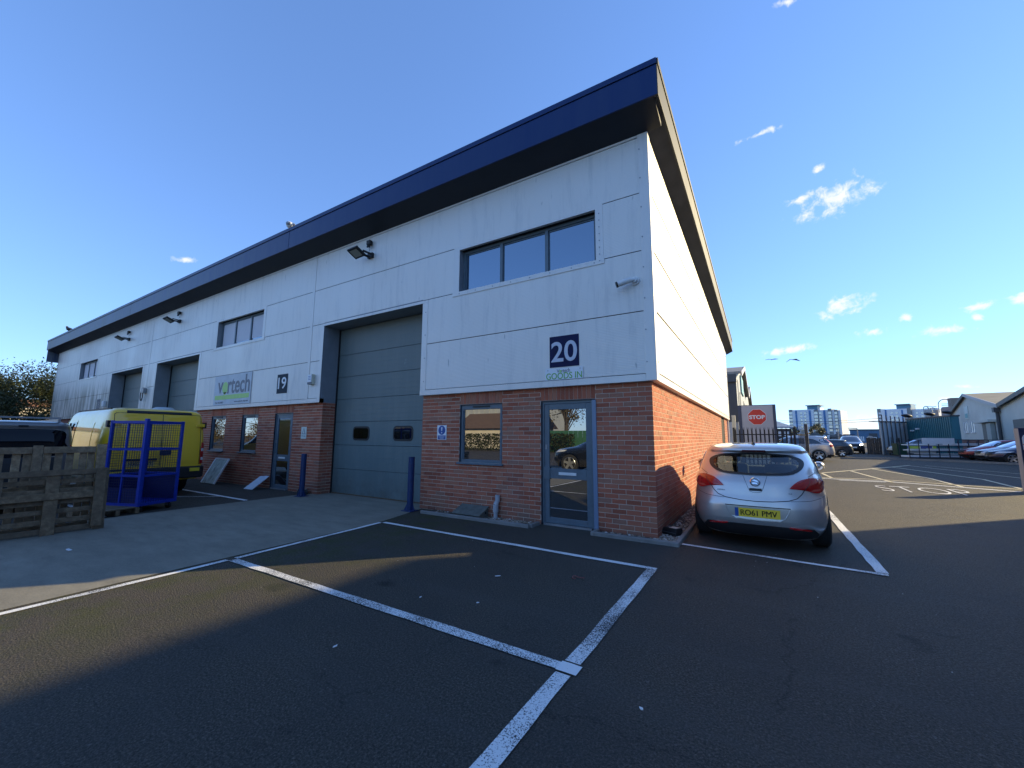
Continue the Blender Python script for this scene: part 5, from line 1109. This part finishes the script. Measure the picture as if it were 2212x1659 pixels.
for i in range(10): bx('cladding_rib', A_SHED, gs, -1.4-.3*i, -1.3-.3*i, -.10, -.01, 4.12, 5.44)
for y0, y1, z0, z1 in ((2.2, 3.6, 2.6, 5.9), (5, 6.4, 2.4, 5.2), (12, 13.5, 2.4, 5.0), (15, 16.5, 2.4, 5.0), (24, 26, 2.4, 5.0)): bx('window', A_SHEDD, gs, .0, .03, y0, y1, z0, z1)
bx('shop_sign', mat('teal_sign', (.12, .38, .42), .5), gs, .0, .12, 7.2, 11.5, 5.4, 6.9)
ls = thing('low_shed', 'low shed with a pale blue ribbed metal roof beside the totem', 'shed', at_h(1673, 946, 44).xy.to_3d(), R(31.56))
A_RIB = mat('pale_blue_roof', (.42, .50, .60), .4, metal=.3)
w_ = 1.85; MB().box(0, w_*1.02, 0, 5, 0, 2.5).build('wall', A_SHEDD, ls); MB().prism([(-.1, -.3, 2.55), (-.1, 5, 3.9), (-.1, 5, 4.0), (-.1, -.3, 2.65)], (2.1, 0, 0)).build('roof', A_RIB, ls)
for i in range(10): MB().prism([(-.05+.22*i, -.32, 2.655), (-.05+.22*i, 5, 4.005), (-.05+.22*i, 5, 4.06), (-.05+.22*i, -.32, 2.71)], (.07, 0, 0)).build('roof_rib', A_RIB, ls)
for i in range(2): bx('window', A_PALE, ls, .3+.8*i, .8+.8*i, -.02, -.001, 1.7, 2.2)

# ------------------------------------------------------------------ apartment towers
A_APW = mat('render_white', (.78, .79, .80), .8, var=.04, vs=.3); A_APB = mat('panel_blue', (.08, .20, .42), .6, var=.3, vs=.4); A_APD = mat('balcony_dark', (.22, .23, .23), .4); A_APG = m_glass('far_glass', .25, (.03, .04, .05)); A_APT = mat('penthouse_blue', (.10, .24, .34), .5)
def apt(name, label, h, fu, fv, x_left, ybase):
    n, D = raydir(fu(x_left+450), h); o = at_n(fu(x_left), 946, n, D); rt = Vector((n.y, -n.x, 0)); t = thing(name, label, 'apartment block', (o.x, o.y, 0), math.atan2(rt.y, rt.x)-.24)
    X = lambda x: (at_n(fu(x), 946, n, D)-o).dot(rt)
    Z = lambda x, y: at_n(fu(x), fv(y), n, D).z
    def bl(nm, m, x0, x1, y0, y1, d0, d1, par=None): return bx(nm, m, par or t, X(x0), X(x1), d0, d1, Z(x0, y1) if y1 < ybase else 0, Z(x0, y0))
    return t, bl
t, bl = apt('apartment_tower', 'white and blue apartment tower with sunlit right end behind the pickup', 335, lambda x: 1689.7+.10416*x, lambda y: 855.8+.10416*y, 175, 770)
bl('wall', A_APW, 255, 715, 290, 770, 0, 16); bl('wall', A_APW, 800, 1018, 290, 770, 2, 18); bl('balcony_tower', A_APD, 175, 255, 282, 770, .5, 14); bl('balcony_tower', A_APD, 715, 800, 292, 770, .4, 12)
bl('balcony_tower', A_APD, 1016, 1092, 265, 770, 0, 12); bl('lit_wing', A_APW, 1092, 1135, 290, 770, 1, 22); bl('balcony_tower', A_APD, 1132, 1204, 287, 770, 2, 14); bl('lit_wing', A_APW, 1204, 1262, 300, 770, 3, 24)
bl('penthouse', A_APT, 560, 775, 205, 290, 3, 14); bl('penthouse_roof', A_APD, 540, 850, 190, 205, 1, 16); bl('penthouse', A_APW, 775, 830, 240, 330, 4, 14)
for x0, x1 in ((318, 358), (610, 655), (905, 950)): bl('blue_strip', A_APB, x0, x1, 298, 768, -.15 if x0 < 800 else 1.85, .1 if x0 < 800 else 2.1)
for r in range(6):
    y = 357+70.5*r
    for x in (447, 527):
        w = bl('window', A_APG, x-22, x+22, y-20, y+20, -.12, .05); bl('frame', A_APD, x-24, x+24, y+20, y+24, -.16, -.121, w)
    bl('window', A_APG, 815, 866, y-18, y+20, 1.8, 2.05)
    for x0, x1, d in ((180, 250, .5), (720, 795, .4), (1020, 1088, 0), (1136, 1200, 2)):
        bl('balcony_glass', A_APG, x0, x1, y-28, y+18, d-.2, d-.01); bl('balcony_slab', A_APW, x0-4, x1+4, y+20, y+32, d-.9, d-.2)
t, bl = apt('apartment_tower', 'grey-white apartment tower rising behind the teal container and tanks', 300, lambda x: 1887.2+.14683*x, lambda y: 833.9+.14683*y, 90, 640)
bl('wall', A_APW, 150, 550, 345, 640, 0, 16); bl('balcony_tower', A_APD, 90, 150, 335, 640, .5, 14); bl('wall', A_APW, 550, 1010, 345, 640, 3, 18); bl('penthouse', A_APT, 375, 600, 280, 345, 3, 14); bl('penthouse_roof', A_APD, 362, 600, 268, 280, 1, 16); bl('balcony_tower', A_APD, 550, 610, 320, 640, .4, 12)
for x0, x1 in ((212, 238), (465, 490)): bl('blue_strip', A_APB, x0, x1, 350, 638, -.15, .1)
for r in range(5):
    y = 396+50*r
    for x in (320, 392): bl('window', A_APG, x-17, x+17, y-13, y+13, -.12, .05)
    bl('opening', mat('bright_opening', (.75, .78, .80), .5), 112, 145, y-8, y+18, .3, .49)
    for x in (680, 760, 840, 920): bl('window', A_APG, x-16, x+16, y-13, y+13, 2.9, 3.05)

# ------------------------------------------------------------------ street furniture and buildings down the road
def u8(x, y): return (1689.7+.10416*x, 855.8+.10416*y)
def slab(name, label, cat, m, h, u0, u1, vtop, depth, hh=None, roof=None):
    n, D = raydir((u0+u1)/2, h); o = at_n(u0, 946, n, D); rt = Vector((n.y, -n.x, 0)); t = thing(name, label, cat, (o.x, o.y, 0), math.atan2(rt.y, rt.x)); z = at_n(u0, vtop, n, D).z; w = (at_n(u1, 946, n, D)-o).dot(rt)
    bx('wall', m, t, 0, w, 0, depth, 0, z)
    if roof: bx('roof', roof, t, -.3, w+.3, -.3, depth+.3, z+.002, z+.35)
    return t, w, z
A_BLUEW = mat('blue_cladding', (.06, .15, .26), .5, var=.2, vs=.8)
t, w, z = slab('blue_warehouse', 'flat-roofed blue warehouse with a row of white windows down the road', 'building', A_BLUEW, 150, 1837, 1907, 929.5, 20, roof=A_SHEDD)
for i in range(5): bx('window', A_PALE, t, w*.18+i*w*.055, w*.18+i*w*.055+w*.03, -.1, -.01, z*.12, z*.5)
bx('dark_bay', A_SHEDD, t, w*.6, w*.85, -.3, -.01, 0, z*.75); bx('white_cover', A_PALE, t, w*.62, w*.82, -.5, -.31, 0, z*.45)
t, w, z = slab('navy_shed', 'low navy shed between the apartments and the blue warehouse', 'shed', mat('navy_wall', (.02, .05, .12), .6), 120, 1822, 1848, 938, 10)
for k_, (u0, u1, ut, vt, lb) in enumerate(((1745, 1778, 1766, 936, 'grey pitched barn roof at the foot of the apartment tower'), (1772, 1800, 1783, 938, 'low grey shed with two pale rooflights'), (1796, 1826, 1812, 938.5, 'low grey shed with a dark front beside the navy shed'))):
    h = 95-6*k_; t, w, z = slab('far_shed', lb, 'shed', mat('far_shed_wall', (.10, .11, .13), .7), h, u0, u1, 944, 9); zt = at_h(ut, vt, h).z
    MB().prism([(-.4, -.2, z), (w*.5, -.2, zt+.3), (w+.4, -.2, z)], (0, 9.4, 0)).build('roof', mat('slate_far', (.12, .13, .14), .7, var=.3, vs=1), t)
    if k_ == 1:
        for i in range(2): bx('rooflight', A_PALE, t, w*.25+i*w*.3, w*.45+i*w*.3, -.24, -.201, z*.8, zt*.92)
# hedge of dark scrub and stacked pallets on the far kerb
wf = thing('timber_fence', 'grey timber board fence along the far pavement', 'fence', g5(1010, 952).xy.to_3d(), R(8))
for i in range(16): bx('board', mat('fence_board', (.075, .065, .058), .85, var=.3, vs=3), wf, .16*i, .16*i+.145, 0, .03, 0, 1.55+.04*math.sin(i*2.1))
rs = thing('round_sign', 'back of a round traffic sign on a thin grey pole', 'sign', (10.45, 46.6, 0)); MB().cyl((0, 0, 0), (0, 0, 1.75), .03, n=8).build('pole', A_GREYM, rs); MB().cyl((0, -.03, 1.45), (0, -.05, 1.45), .30, n=24).build('disc', mat('sign_back', (.45, .47, .48), .5), rs)
wb = thing('white_notice_board', 'white rectangular notice board on two posts beside the container', 'sign', g5(1125, 952).xy.to_3d(), R(20)); bx('panel', A_PALE, wb, -.42, .42, -.03, 0, 1.05, 1.45)
for x in (-.35, .35): bx('post', A_GREYM, wb, x-.03, x+.03, 0, .06, 0, 1.4)
for i, x in enumerate((800, 815, 830)):
    p = g5(x, 928); o = MB().cyl((0, 0, 0), (0, 0, 1.0), .09, n=10).build('yellow_post', mat('post_yellow', (.62, .48, .03), .5), None, smooth=40, bevel=.02); o.location = p; tag(o, ('yellow steel guard post standing beside the dark grey car', 'yellow steel guard post between its two twins', 'yellow steel guard post beside the pickup truck')[i], 'bollard', 'yellow guard posts')
def lamp(x, ytop, ybase, label):
    b = g5(x, ybase); hh = (b-CAM).xy.length; k_ = h5(x, ytop, (b.x-CAM.x)*FWD.x+(b.y-CAM.y)*FWD.y).z
    t = thing('street_lamp', label, 'street lamp', b, 0, 'street lamps along the far road'); MB().cyl((0, 0, 0), (0, 0, k_), .09, .05, n=8).build('column', A_GREYM, t); MB().bar((0, 0, k_), (-.9, 0, k_+.06), .10, .08).build('lantern', A_SHEDD, t)
lamp(1122, 705, 935, 'thin street lamp leaning over the road by the container'); lamp(795, 762, 925, 'thin street lamp in front of the apartment tower'); lamp(945, 757, 925, 'thin street lamp in front of the blue warehouse')
wr = MB()
for dv in (0, 9):
    a, b = h5(-60, 640+dv, 80), h5(1105, 678+dv*2, 62); n = 14; P = [a.lerp(b, i/n)-Vector((0, 0, 1.0*math.sin(math.pi*i/n))) for i in range(n+1)]; wr.tube(P, .022, 5)
tag(wr.build('overhead_wire', A_BLACK, None), 'pair of sagging overhead wires crossing in front of the apartments', 'wire')

# container plant room with exhaust pipes, vents and tanks
CA, CB_ = g5(1132, 957), g5(1338, 955); CA.z = CB_.z = 0
ct = thing('plant_container', 'container plant room with a pale end and a teal ribbed side', 'container', CA, math.atan2((CB_-CA).y, (CB_-CA).x))
A_TEAL = mat('teal_steel', (.035, .16, .20), .5, var=.15, vs=1.5, stretch=(1, 1, .2)); A_PALEG = mat('pale_steel', (.50, .54, .55), .5, var=.12, vs=1, stretch=(1, 1, .2))
w_ = (CB_-CA).length; bx('end_wall', A_PALEG, ct, 0, w_, 0, .06, 0, 3.05)
for i in range(6): MB().cyl((.15+w_/6.2*i, -.09, 0), (.15+w_/6.2*i, -.09, 3.75-.05*i), .045, n=8).build('exhaust_pipe', A_SHEDD, ct)
for i in range(3): bx('door_bar', A_BLACK, ct, .9+.3*i, .93+.3*i, -.04, -.001, .4, 1.6)
bx('roof_edge', A_SHEDD, ct, -.05, w_+.05, -.06, .1, 3.052, 3.15)
tl = thing('teal_plant_room', 'long teal ribbed steel wall running from the container to the gabled building', 'building', CB_, math.atan2(40.5-CB_.y, 14.5-CB_.x))
bx('wall', A_TEAL, tl, 0, 7.4, .05, .5, 0, 3.3); bx('roof_edge', A_SHEDD, tl, -.05, 7.45, -.04, .55, 3.302, 3.42)
for i in range(24): bx('rib', A_TEAL, tl, .05+.31*i, .19+.31*i, -.03, .0495, 0, 3.29)
for x, zz in ((1.0, 2.2), (2.0, 2.35)): bx('wall_lamp', A_PALE, tl, x, x+.35, -.2, -.031, zz, zz+.12)
def cowl(x, y, h, z0, label):
    p = h5(x, y, h); t = thing('roof_cowl', label, 'vent', (p.x, p.y, 0), 0, 'dark mushroom cowls above the plant room')
    MB().cyl((0, 0, z0), (0, 0, p.z-.15), .22, n=12).build('duct', A_GREYM, t, smooth=40); MB().lathe([(-.2, .2), (-.1, .45), (0, .5), (.12, .35), (.2, .05)], (0, 0, p.z), (.2, 0, 1), 14).build('hood', A_BLACK, t, smooth=50)
cowl(1310, 658, 46, 0, 'dark mushroom cowl at the pale end of the plant room'); cowl(1487, 645, 46, 0, 'dark mushroom cowl beside the smaller tank'); cowl(1622, 632, 46, 0, 'dark mushroom cowl below the pink tank')
def tank(x0, x1, yt, yh, h, m, label):
    a, b = h5(x0, yt, h), h5(x1, yt, h); c = (a+b)/2; r = (b-a).length/2; t = thing('storage_tank', label, 'tank', (c.x, c.y, 0))
    MB().lathe([(0, r), (a.z-.3, r), (a.z, r*.9), (a.z+.02, .01)], (0, 0, 0), (0, 0, 1), 24).build('shell', m, t, smooth=40); zt = h5(x0, yh, h).z; hoop = MB()
    hoop.tube([Vector((-r*.8-.6*r*math.cos(k*math.pi/10)+.2*r, 0, a.z+(zt-a.z)*(.35+.65*math.sin(k*math.pi/10)))) for k in range(11)], .07, 6)
    for s in (-1, 1): hoop.cyl((-r*.6+s*.6*r, 0, a.z-1), (-r*.6+s*.6*r, 0, a.z+(zt-a.z)*.36), .06, n=6)
    hoop.build('ladder_hoop', A_GREYM, t)
    for zz in (.3, .6): MB().tube([Vector((r*.9*math.cos(k*.52), r*.9*math.sin(k*.52), a.z+zz)) for k in range(13)], .03, 5).build('guard_rail', A_GREYM, t)
tank(1597, 1720, 590, 530, 75, mat('tank_pink', (.34, .25, .22), .6, var=.2, vs=1), 'large pinkish storage tank with a tall ladder hoop'); tank(1455, 1500, 612, 585, 75, mat('tank_grey', (.34, .34, .33), .6, var=.2, vs=1), 'narrow grey storage tank with ladder hoop'); tank(1505, 1545, 612, 596, 78, mat('tank_grey', (.34, .34, .33)), 'squat grey storage tank crowded with pipes')
p = h5(1692, 560, 74); o = bx('tank_house', mat('cabin_brown', (.22, .19, .16), .7), None, -.9, .9, -.8, .8, 0, p.z+.9); o.location = (p.x, p.y, 0); tag(o, 'brown lift cabin beside the pink storage tank', 'cabin')

# gabled grey offices along the road (two bays)
gb = thing('gabled_offices', 'pale grey gabled offices with twin pitched bays beyond the parked cars', 'building', (21.5, 65.5, 0), math.atan2(-21.8, -3.0))
A_GB = mat('office_grey', (.58, .59, .54), .7, var=.08, vs=.8); BW = 22.0
for k_ in range(2):
    x0 = k_*BW; ap = 6.1 if k_ == 0 else 5.25
    MB().prism([(x0, 0, 1.45), (x0+BW, 0, 1.45), (x0+BW, 0, 4.2), (x0+BW*.47, 0, ap), (x0, 0, 4.2)], (0, 26, 0)).build('wall', A_GB, gb)
    bx('brick_plinth', mat('plinth_brick', (.15, .065, .05), .85, var=.3, vs=4), gb, x0+.02, x0+BW-.02, .05, 25.9, 0, 1.448)
    for a, b in (((x0-.2, 4.2), (x0+BW*.47, ap)), ((x0+BW*.47, ap), (x0+BW+.2, 4.2))):
        MB().prism([(a[0], -.25, a[1]), (b[0], -.25, b[1]), (b[0], -.25, b[1]+.16), (a[0], -.25, a[1]+.16)], (0, 26.5, 0)).build('roof', mat('office_roof', (.13, .13, .12), .8, var=.3, vs=.7), gb)
        MB().prism([(a[0], -.31, a[1]-.12), (b[0], -.31, b[1]-.12), (b[0], -.31, b[1]+.2), (a[0], -.31, a[1]+.2)], (0, .06, 0)).build('bargeboard', A_SHEDD if a[0] < x0+1 else A_SHEDL, gb)
    wl = ((2.4, 5.0), (7.6, 9.2), (10.6, 12.2)) if k_ == 0 else ()
    for a, b in wl:
        w = bx('window', A_APG, gb, x0+a, x0+b, -.03, .0, 2.2, 3.25)
        for q in ((a-.08, a), ((a+b)/2-.05, (a+b)/2+.05), (b, b+.08)): bx('frame', A_PALE, w, x0+q[0], x0+q[1], -.08, -.001, 2.12, 3.32)
        bx('frame', A_PALE, w, x0+a, x0+b, -.08, -.031, 2.12, 2.2)
    if k_ == 0:
        bx('sign_panel', mat('office_sign', (.55, .62, .60), .5), gb, x0+8.6, x0+10.2, -.06, -.001, 3.6, 4.95); bx('sign_panel', mat('teal_sign', (.12, .38, .42)), gb, x0+8.8, x0+10.0, -.08, -.061, 3.75, 4.2)
        bx('entrance', A_SHEDD, gb, x0+15.0, x0+19.5, -.02, .02, .0, 3.0); bx('canopy', A_GB, gb, x0+14.6, x0+19.9, -.5, -.021, 3.0, 3.2); bx('porch_wall', mat('porch_light', (.42, .44, .40), .7), gb, x0+18.0, x0+19.4, -.3, -.021, 0, 2.9)
    else: bx('entrance', A_SHEDD, gb, x0+2.5, x0+9, -.02, .02, 0, 3.0)
    MB().cyl((x0+BW-.6*(1-k_), -.15, 0), (x0+BW-.6*(1-k_), -.15, 4.1), .12, n=8).build('downpipe', A_SHEDD, gb); bx('hopper', A_SHEDD, gb, x0+BW-.9, x0+BW-.3, -.4, -.02, 3.75, 4.15)

# rack of white panels behind the parked cars
rk = thing('panel_rack', 'long navy steel rack stacked with white panels behind the parked cars', 'rack', (10.95, 36.6, 0), R(30))
A_RK = mat('rack_navy', (.02, .03, .06), .5)
for i in range(11): bx('upright', A_RK, rk, .75*i-.02, .75*i+.02, -.02, .02, 0, 1.42)
for z in (.03, .52, .92, 1.40): bx('beam', A_RK, rk, 0, 7.5, -.04, .0, z, z+.05)
for i in range(11): bx('upright', A_RK, rk, .75*i-.02, .75*i+.02, .78, .82, 0, 1.3)
for z, hh, a, b in ((.09, .12, 0, 7.4), (.58, .08, .2, 7.3), (.98, .07, .1, 3.2), (.98, .16, 3.3, 7.4), (.30, .05, 1, 7), (.68, .05, 2.0, 6.0)): bx('white_panel', A_PALE, rk, a, b, .05, .75, z, z+hh, bevel=.01)
bx('white_panel', A_PALE, rk, 1.0, 3.4, -.08, -.045, 1.10, 1.55)
gbn = thing('wheelie_bin', 'dark green wheeled bin beside the response car', 'bin', g5(1260, 968).xy.to_3d(), R(15)); MB().prism([(-.3, -.35, .1), (.3, -.35, .1), (.36, -.42, 1.0), (-.36, -.42, 1.0)], (0, .75, 0)).build('body', mat('bin_green', (.015, .06, .035), .6), gbn); bx('lid', MATS['bin_green'], gbn, -.38, .38, -.46, .38, 1.002, 1.08)

# stop totem at the right of the lane
t2 = thing('lane_totem', 'dark navy totem with a white rounded STOP notice beside the lane', 'sign', (7.62, 11.25, 0), R(22))
bx('post', mat('totem_dark', (.014, .024, .07), .45), t2, .03, .95, 0, .12, 0, 1.80, bevel=.01); bx('edge', mat('alu_edge', (.30, .30, .31), .5), t2, .018, .028, -.004, .12, 0, 1.78)
pn = [(.08, 1.17), (.08, 1.50), (.11, 1.57), (.18, 1.63), (.30, 1.675), (.62, 1.675), (.74, 1.63), (.81, 1.57), (.84, 1.50), (.84, 1.17)]
MB().prism([(x, -.004, z) for x, z in pn], (0, -.01, 0)).build('notice', A_PALE, t2); bx('red_band', A_RED, t2, .08, .84, -.018, -.0145, 1.31, 1.335)
MB().prism([(.40+.14*math.cos(R(22.5+45*k)), -.0145, 1.50+.14*math.sin(R(22.5+45*k))) for k in range(8)], (0, -.003, 0)).build('octagon', A_RED, t2); text('STOP', .1, A_PALE, t2, (.40, -.0195, 1.50), w=.23, h=.08, bold=.003)

# ------------------------------------------------------------------ vegetation
def m_leaf(name, c0, c1):
    m, N, L, b = nodes(name); g = N.new('ShaderNodeNewGeometry'); c = ramp(N, [(0, c0), (1, c1)]); L.new(g.outputs['Random Per Island'], c.inputs[0]); L.new(c.outputs[0], b.inputs['Base Color'])
    b.inputs['Roughness'].default_value = .6; b.inputs['Transmission Weight'].default_value = 0; return m
A_LEAF = m_leaf('leaf_green', (.020, .032, .014), (.075, .085, .030)); A_LEAFB = m_leaf('leaf_autumn', (.10, .075, .03), (.22, .17, .07)); A_BARK = mat('bark', (.06, .048, .038), .9, var=.3, vs=8)
def tree(name, label, loc, h, rad, n, leaf, m=A_LEAF, seed=1, base=.25, cat='tree'):
    r = random.Random(seed); t = thing(name, label, cat, loc); br = MB(); br.cyl((0, 0, 0), (0, 0, h*.45), .02*h, .012*h, n=8); cl = []
    for k in range(34):
        a = r.uniform(0, 6.283); z = h*r.uniform(base, .97); q = rad*math.sqrt(r.random())*math.sin(min(1, (1.05-z/h)*2.2)*1.57)
        p = Vector((q*math.cos(a), q*math.sin(a), z)); cl.append((p, rad*r.uniform(.14, .34)))
        br.cyl((0, 0, h*r.uniform(.15, .42)), p, .008*h, .002*h, n=5)
    br.build('trunk', A_BARK, t); b = MB()
    for i in range(n):
        p, s = r.choice(cl); d = Vector((r.gauss(0, 1), r.gauss(0, 1), r.gauss(0, .8))); d = d.normalized()*s*(r.random()**.5)*(1.25 if r.random() > .05 else 1.6); c = p+d
        if c.z < .05: continue
        u = Vector((r.gauss(0, 1), r.gauss(0, 1), r.gauss(0, 1))).normalized(); v = u.orthogonal().normalized(); s2 = leaf*r.uniform(.6, 1.3)
        b.pts([c-u*s2, c+v*s2*.5, c+u*s2, c-v*s2*.5], [(0, 1, 2, 3)])
    b.build('crown', m, t); return t
tree('shrubby_tree', 'dark bushy tree rising beyond the far end of the terrace', (-43.5, .2, 0), 5.7, 4.3, 42000, .075, seed=4, base=.04)
tree('shrubby_tree', 'lower dark bush at the foot of the bushy tree by the terrace end', (-45, -3.8, 0), 5.0, 4.0, 30000, .075, seed=9, base=.03)
tree('shrubby_tree', 'thin upper sprays of a tree right behind the terrace end wall', (-40.5, 2.8, 0), 7.0, 1.5, 1800, .09, seed=12, base=.3)
o = bx('cream_house', mat('cream_wall', (.58, .52, .42), .8, var=.1, vs=1), None, -78, -70, -22, 12, 0, 4.6); tag(o, 'cream rendered wall glimpsed through the bushes', 'building'); bx('roof', mat('tile_roof', (.20, .10, .07), .8), o, -79, -69.6, -23, 13, 4.6, 5.4)
p = at_h(1763, 930, 230); tree('autumn_tree', 'small yellowing tree in front of the apartment tower', (p.x, p.y, 0), 9.5, 4.2, 1500, .5, A_LEAFB, 5, cat='tree')
p = at_h(1716, 925, 140); tree('far_tree', 'dark small tree at the left foot of the apartment tower', (p.x, p.y, 0), 5.5, 1.6, 700, .25, A_LEAF, 6)

# ------------------------------------------------------------------ neighbours outside the frame: they shade the yard and show in the window glass
nb = thing('neighbour_unit', 'flat-roofed clad unit across the lane that shades the parking bays', 'building', (12.36, 12.52, 0))
bx('brick_base', MATS['plinth_brick'], nb, 0, 22, -34, 0, 0, 2.3); bx('wall', A_SHEDL, nb, -.08, 22.05, -34.05, .08, 2.302, 7.1); bx('roof', A_SHEDD, nb, -.2, 22.2, -34.2, .2, 7.102, 7.5)
for i in range(5): bx('window', A_APG, nb, -.12, -.081, -31+6*i, -28+6*i, 4.2, 5.4)
sh = thing('corrugated_shed', 'tall grey corrugated warehouse reflected in the window', 'building', (-70, -44, 0)); A_COR2 = mat('corrugated_grey', (.34, .35, .35), .6, var=.2, vs=3, stretch=(3, 3, .1))
bx('wall', A_COR2, sh, 0, 40, -20, 0, 0, 10.5); MB().prism([(-.4, .4, 10.5), (40.4, .4, 10.5), (40.4, -10, 12.6), (-.4, -10, 12.6)], (0, 0, .2)).build('roof', A_SHEDL, sh)
for i in range(40): bx('rib', A_COR2, sh, .1+1.0*i, .4+1.0*i, .001, .08, 0, 10.45)
bx('loading_door', A_ROLL, sh, 22, 27, .081, .13, 0, 5)
gf = thing('green_fence', 'dark green board fence reflected in the glazed door', 'fence', (-18, -31, 0))
for i in range(40): bx('board', mat('fence_green', (.03, .11, .06), .6), gf, .5*i, .5*i+.47, 0, .05, 0, 2.1)
bg2 = thing('bungalow', 'brown tiled bungalow reflected in the window', 'house', (-33, -36, 0)); bx('wall', mat('cream_wall', (.58, .52, .42)), bg2, 0, 11, -6, 0, 0, 2.5); MB().prism([(-.5, .5, 2.5), (-.5, -3, 4.6), (-.5, -6.5, 2.5)], (12, 0, 0)).build('roof', mat('brown_tile', (.12, .075, .05), .8, var=.2, vs=3), bg2)
tree('bare_tree', 'slim autumn birch reflected in the glazed door', (-17.5, -36, 0), 12, 2.6, 2600, .12, A_LEAFB, 21, .3)
for i, (x, y) in enumerate(((-62, -19), (-55, -22), (-69, -22), (-48, -24))): tree('scrub_tree', ('brown scrub tree reflected in the unit 19 window beside its door', 'brown scrub tree growing beside the tall corrugated warehouse', 'brown scrub tree farthest from the green hedge', 'brown scrub tree growing beside the green hedge')[i], (x, y, 0), 6.5+i % 3, 3.4, 5000, .12, A_LEAFB, 31+i, .1, 'tree')['group'] = 'scrub behind the photographer'
hd = MB(); r_ = random.Random(5)
for i in range(6000):
    c = Vector((r_.uniform(-30, -14), r_.uniform(-30.6, -29), r_.uniform(.05, 1.8))); u = Vector((r_.gauss(0, 1), r_.gauss(0, 1), r_.gauss(0, 1))).normalized(); v = u.orthogonal(); hd.pts([c-u*.12, c+v*.06, c+u*.12, c-v*.06], [(0, 1, 2, 3)])
ho = stuff(hd.build('hedge', A_LEAF, None)); tag(ho, 'green hedge reflected in the window', 'hedge')
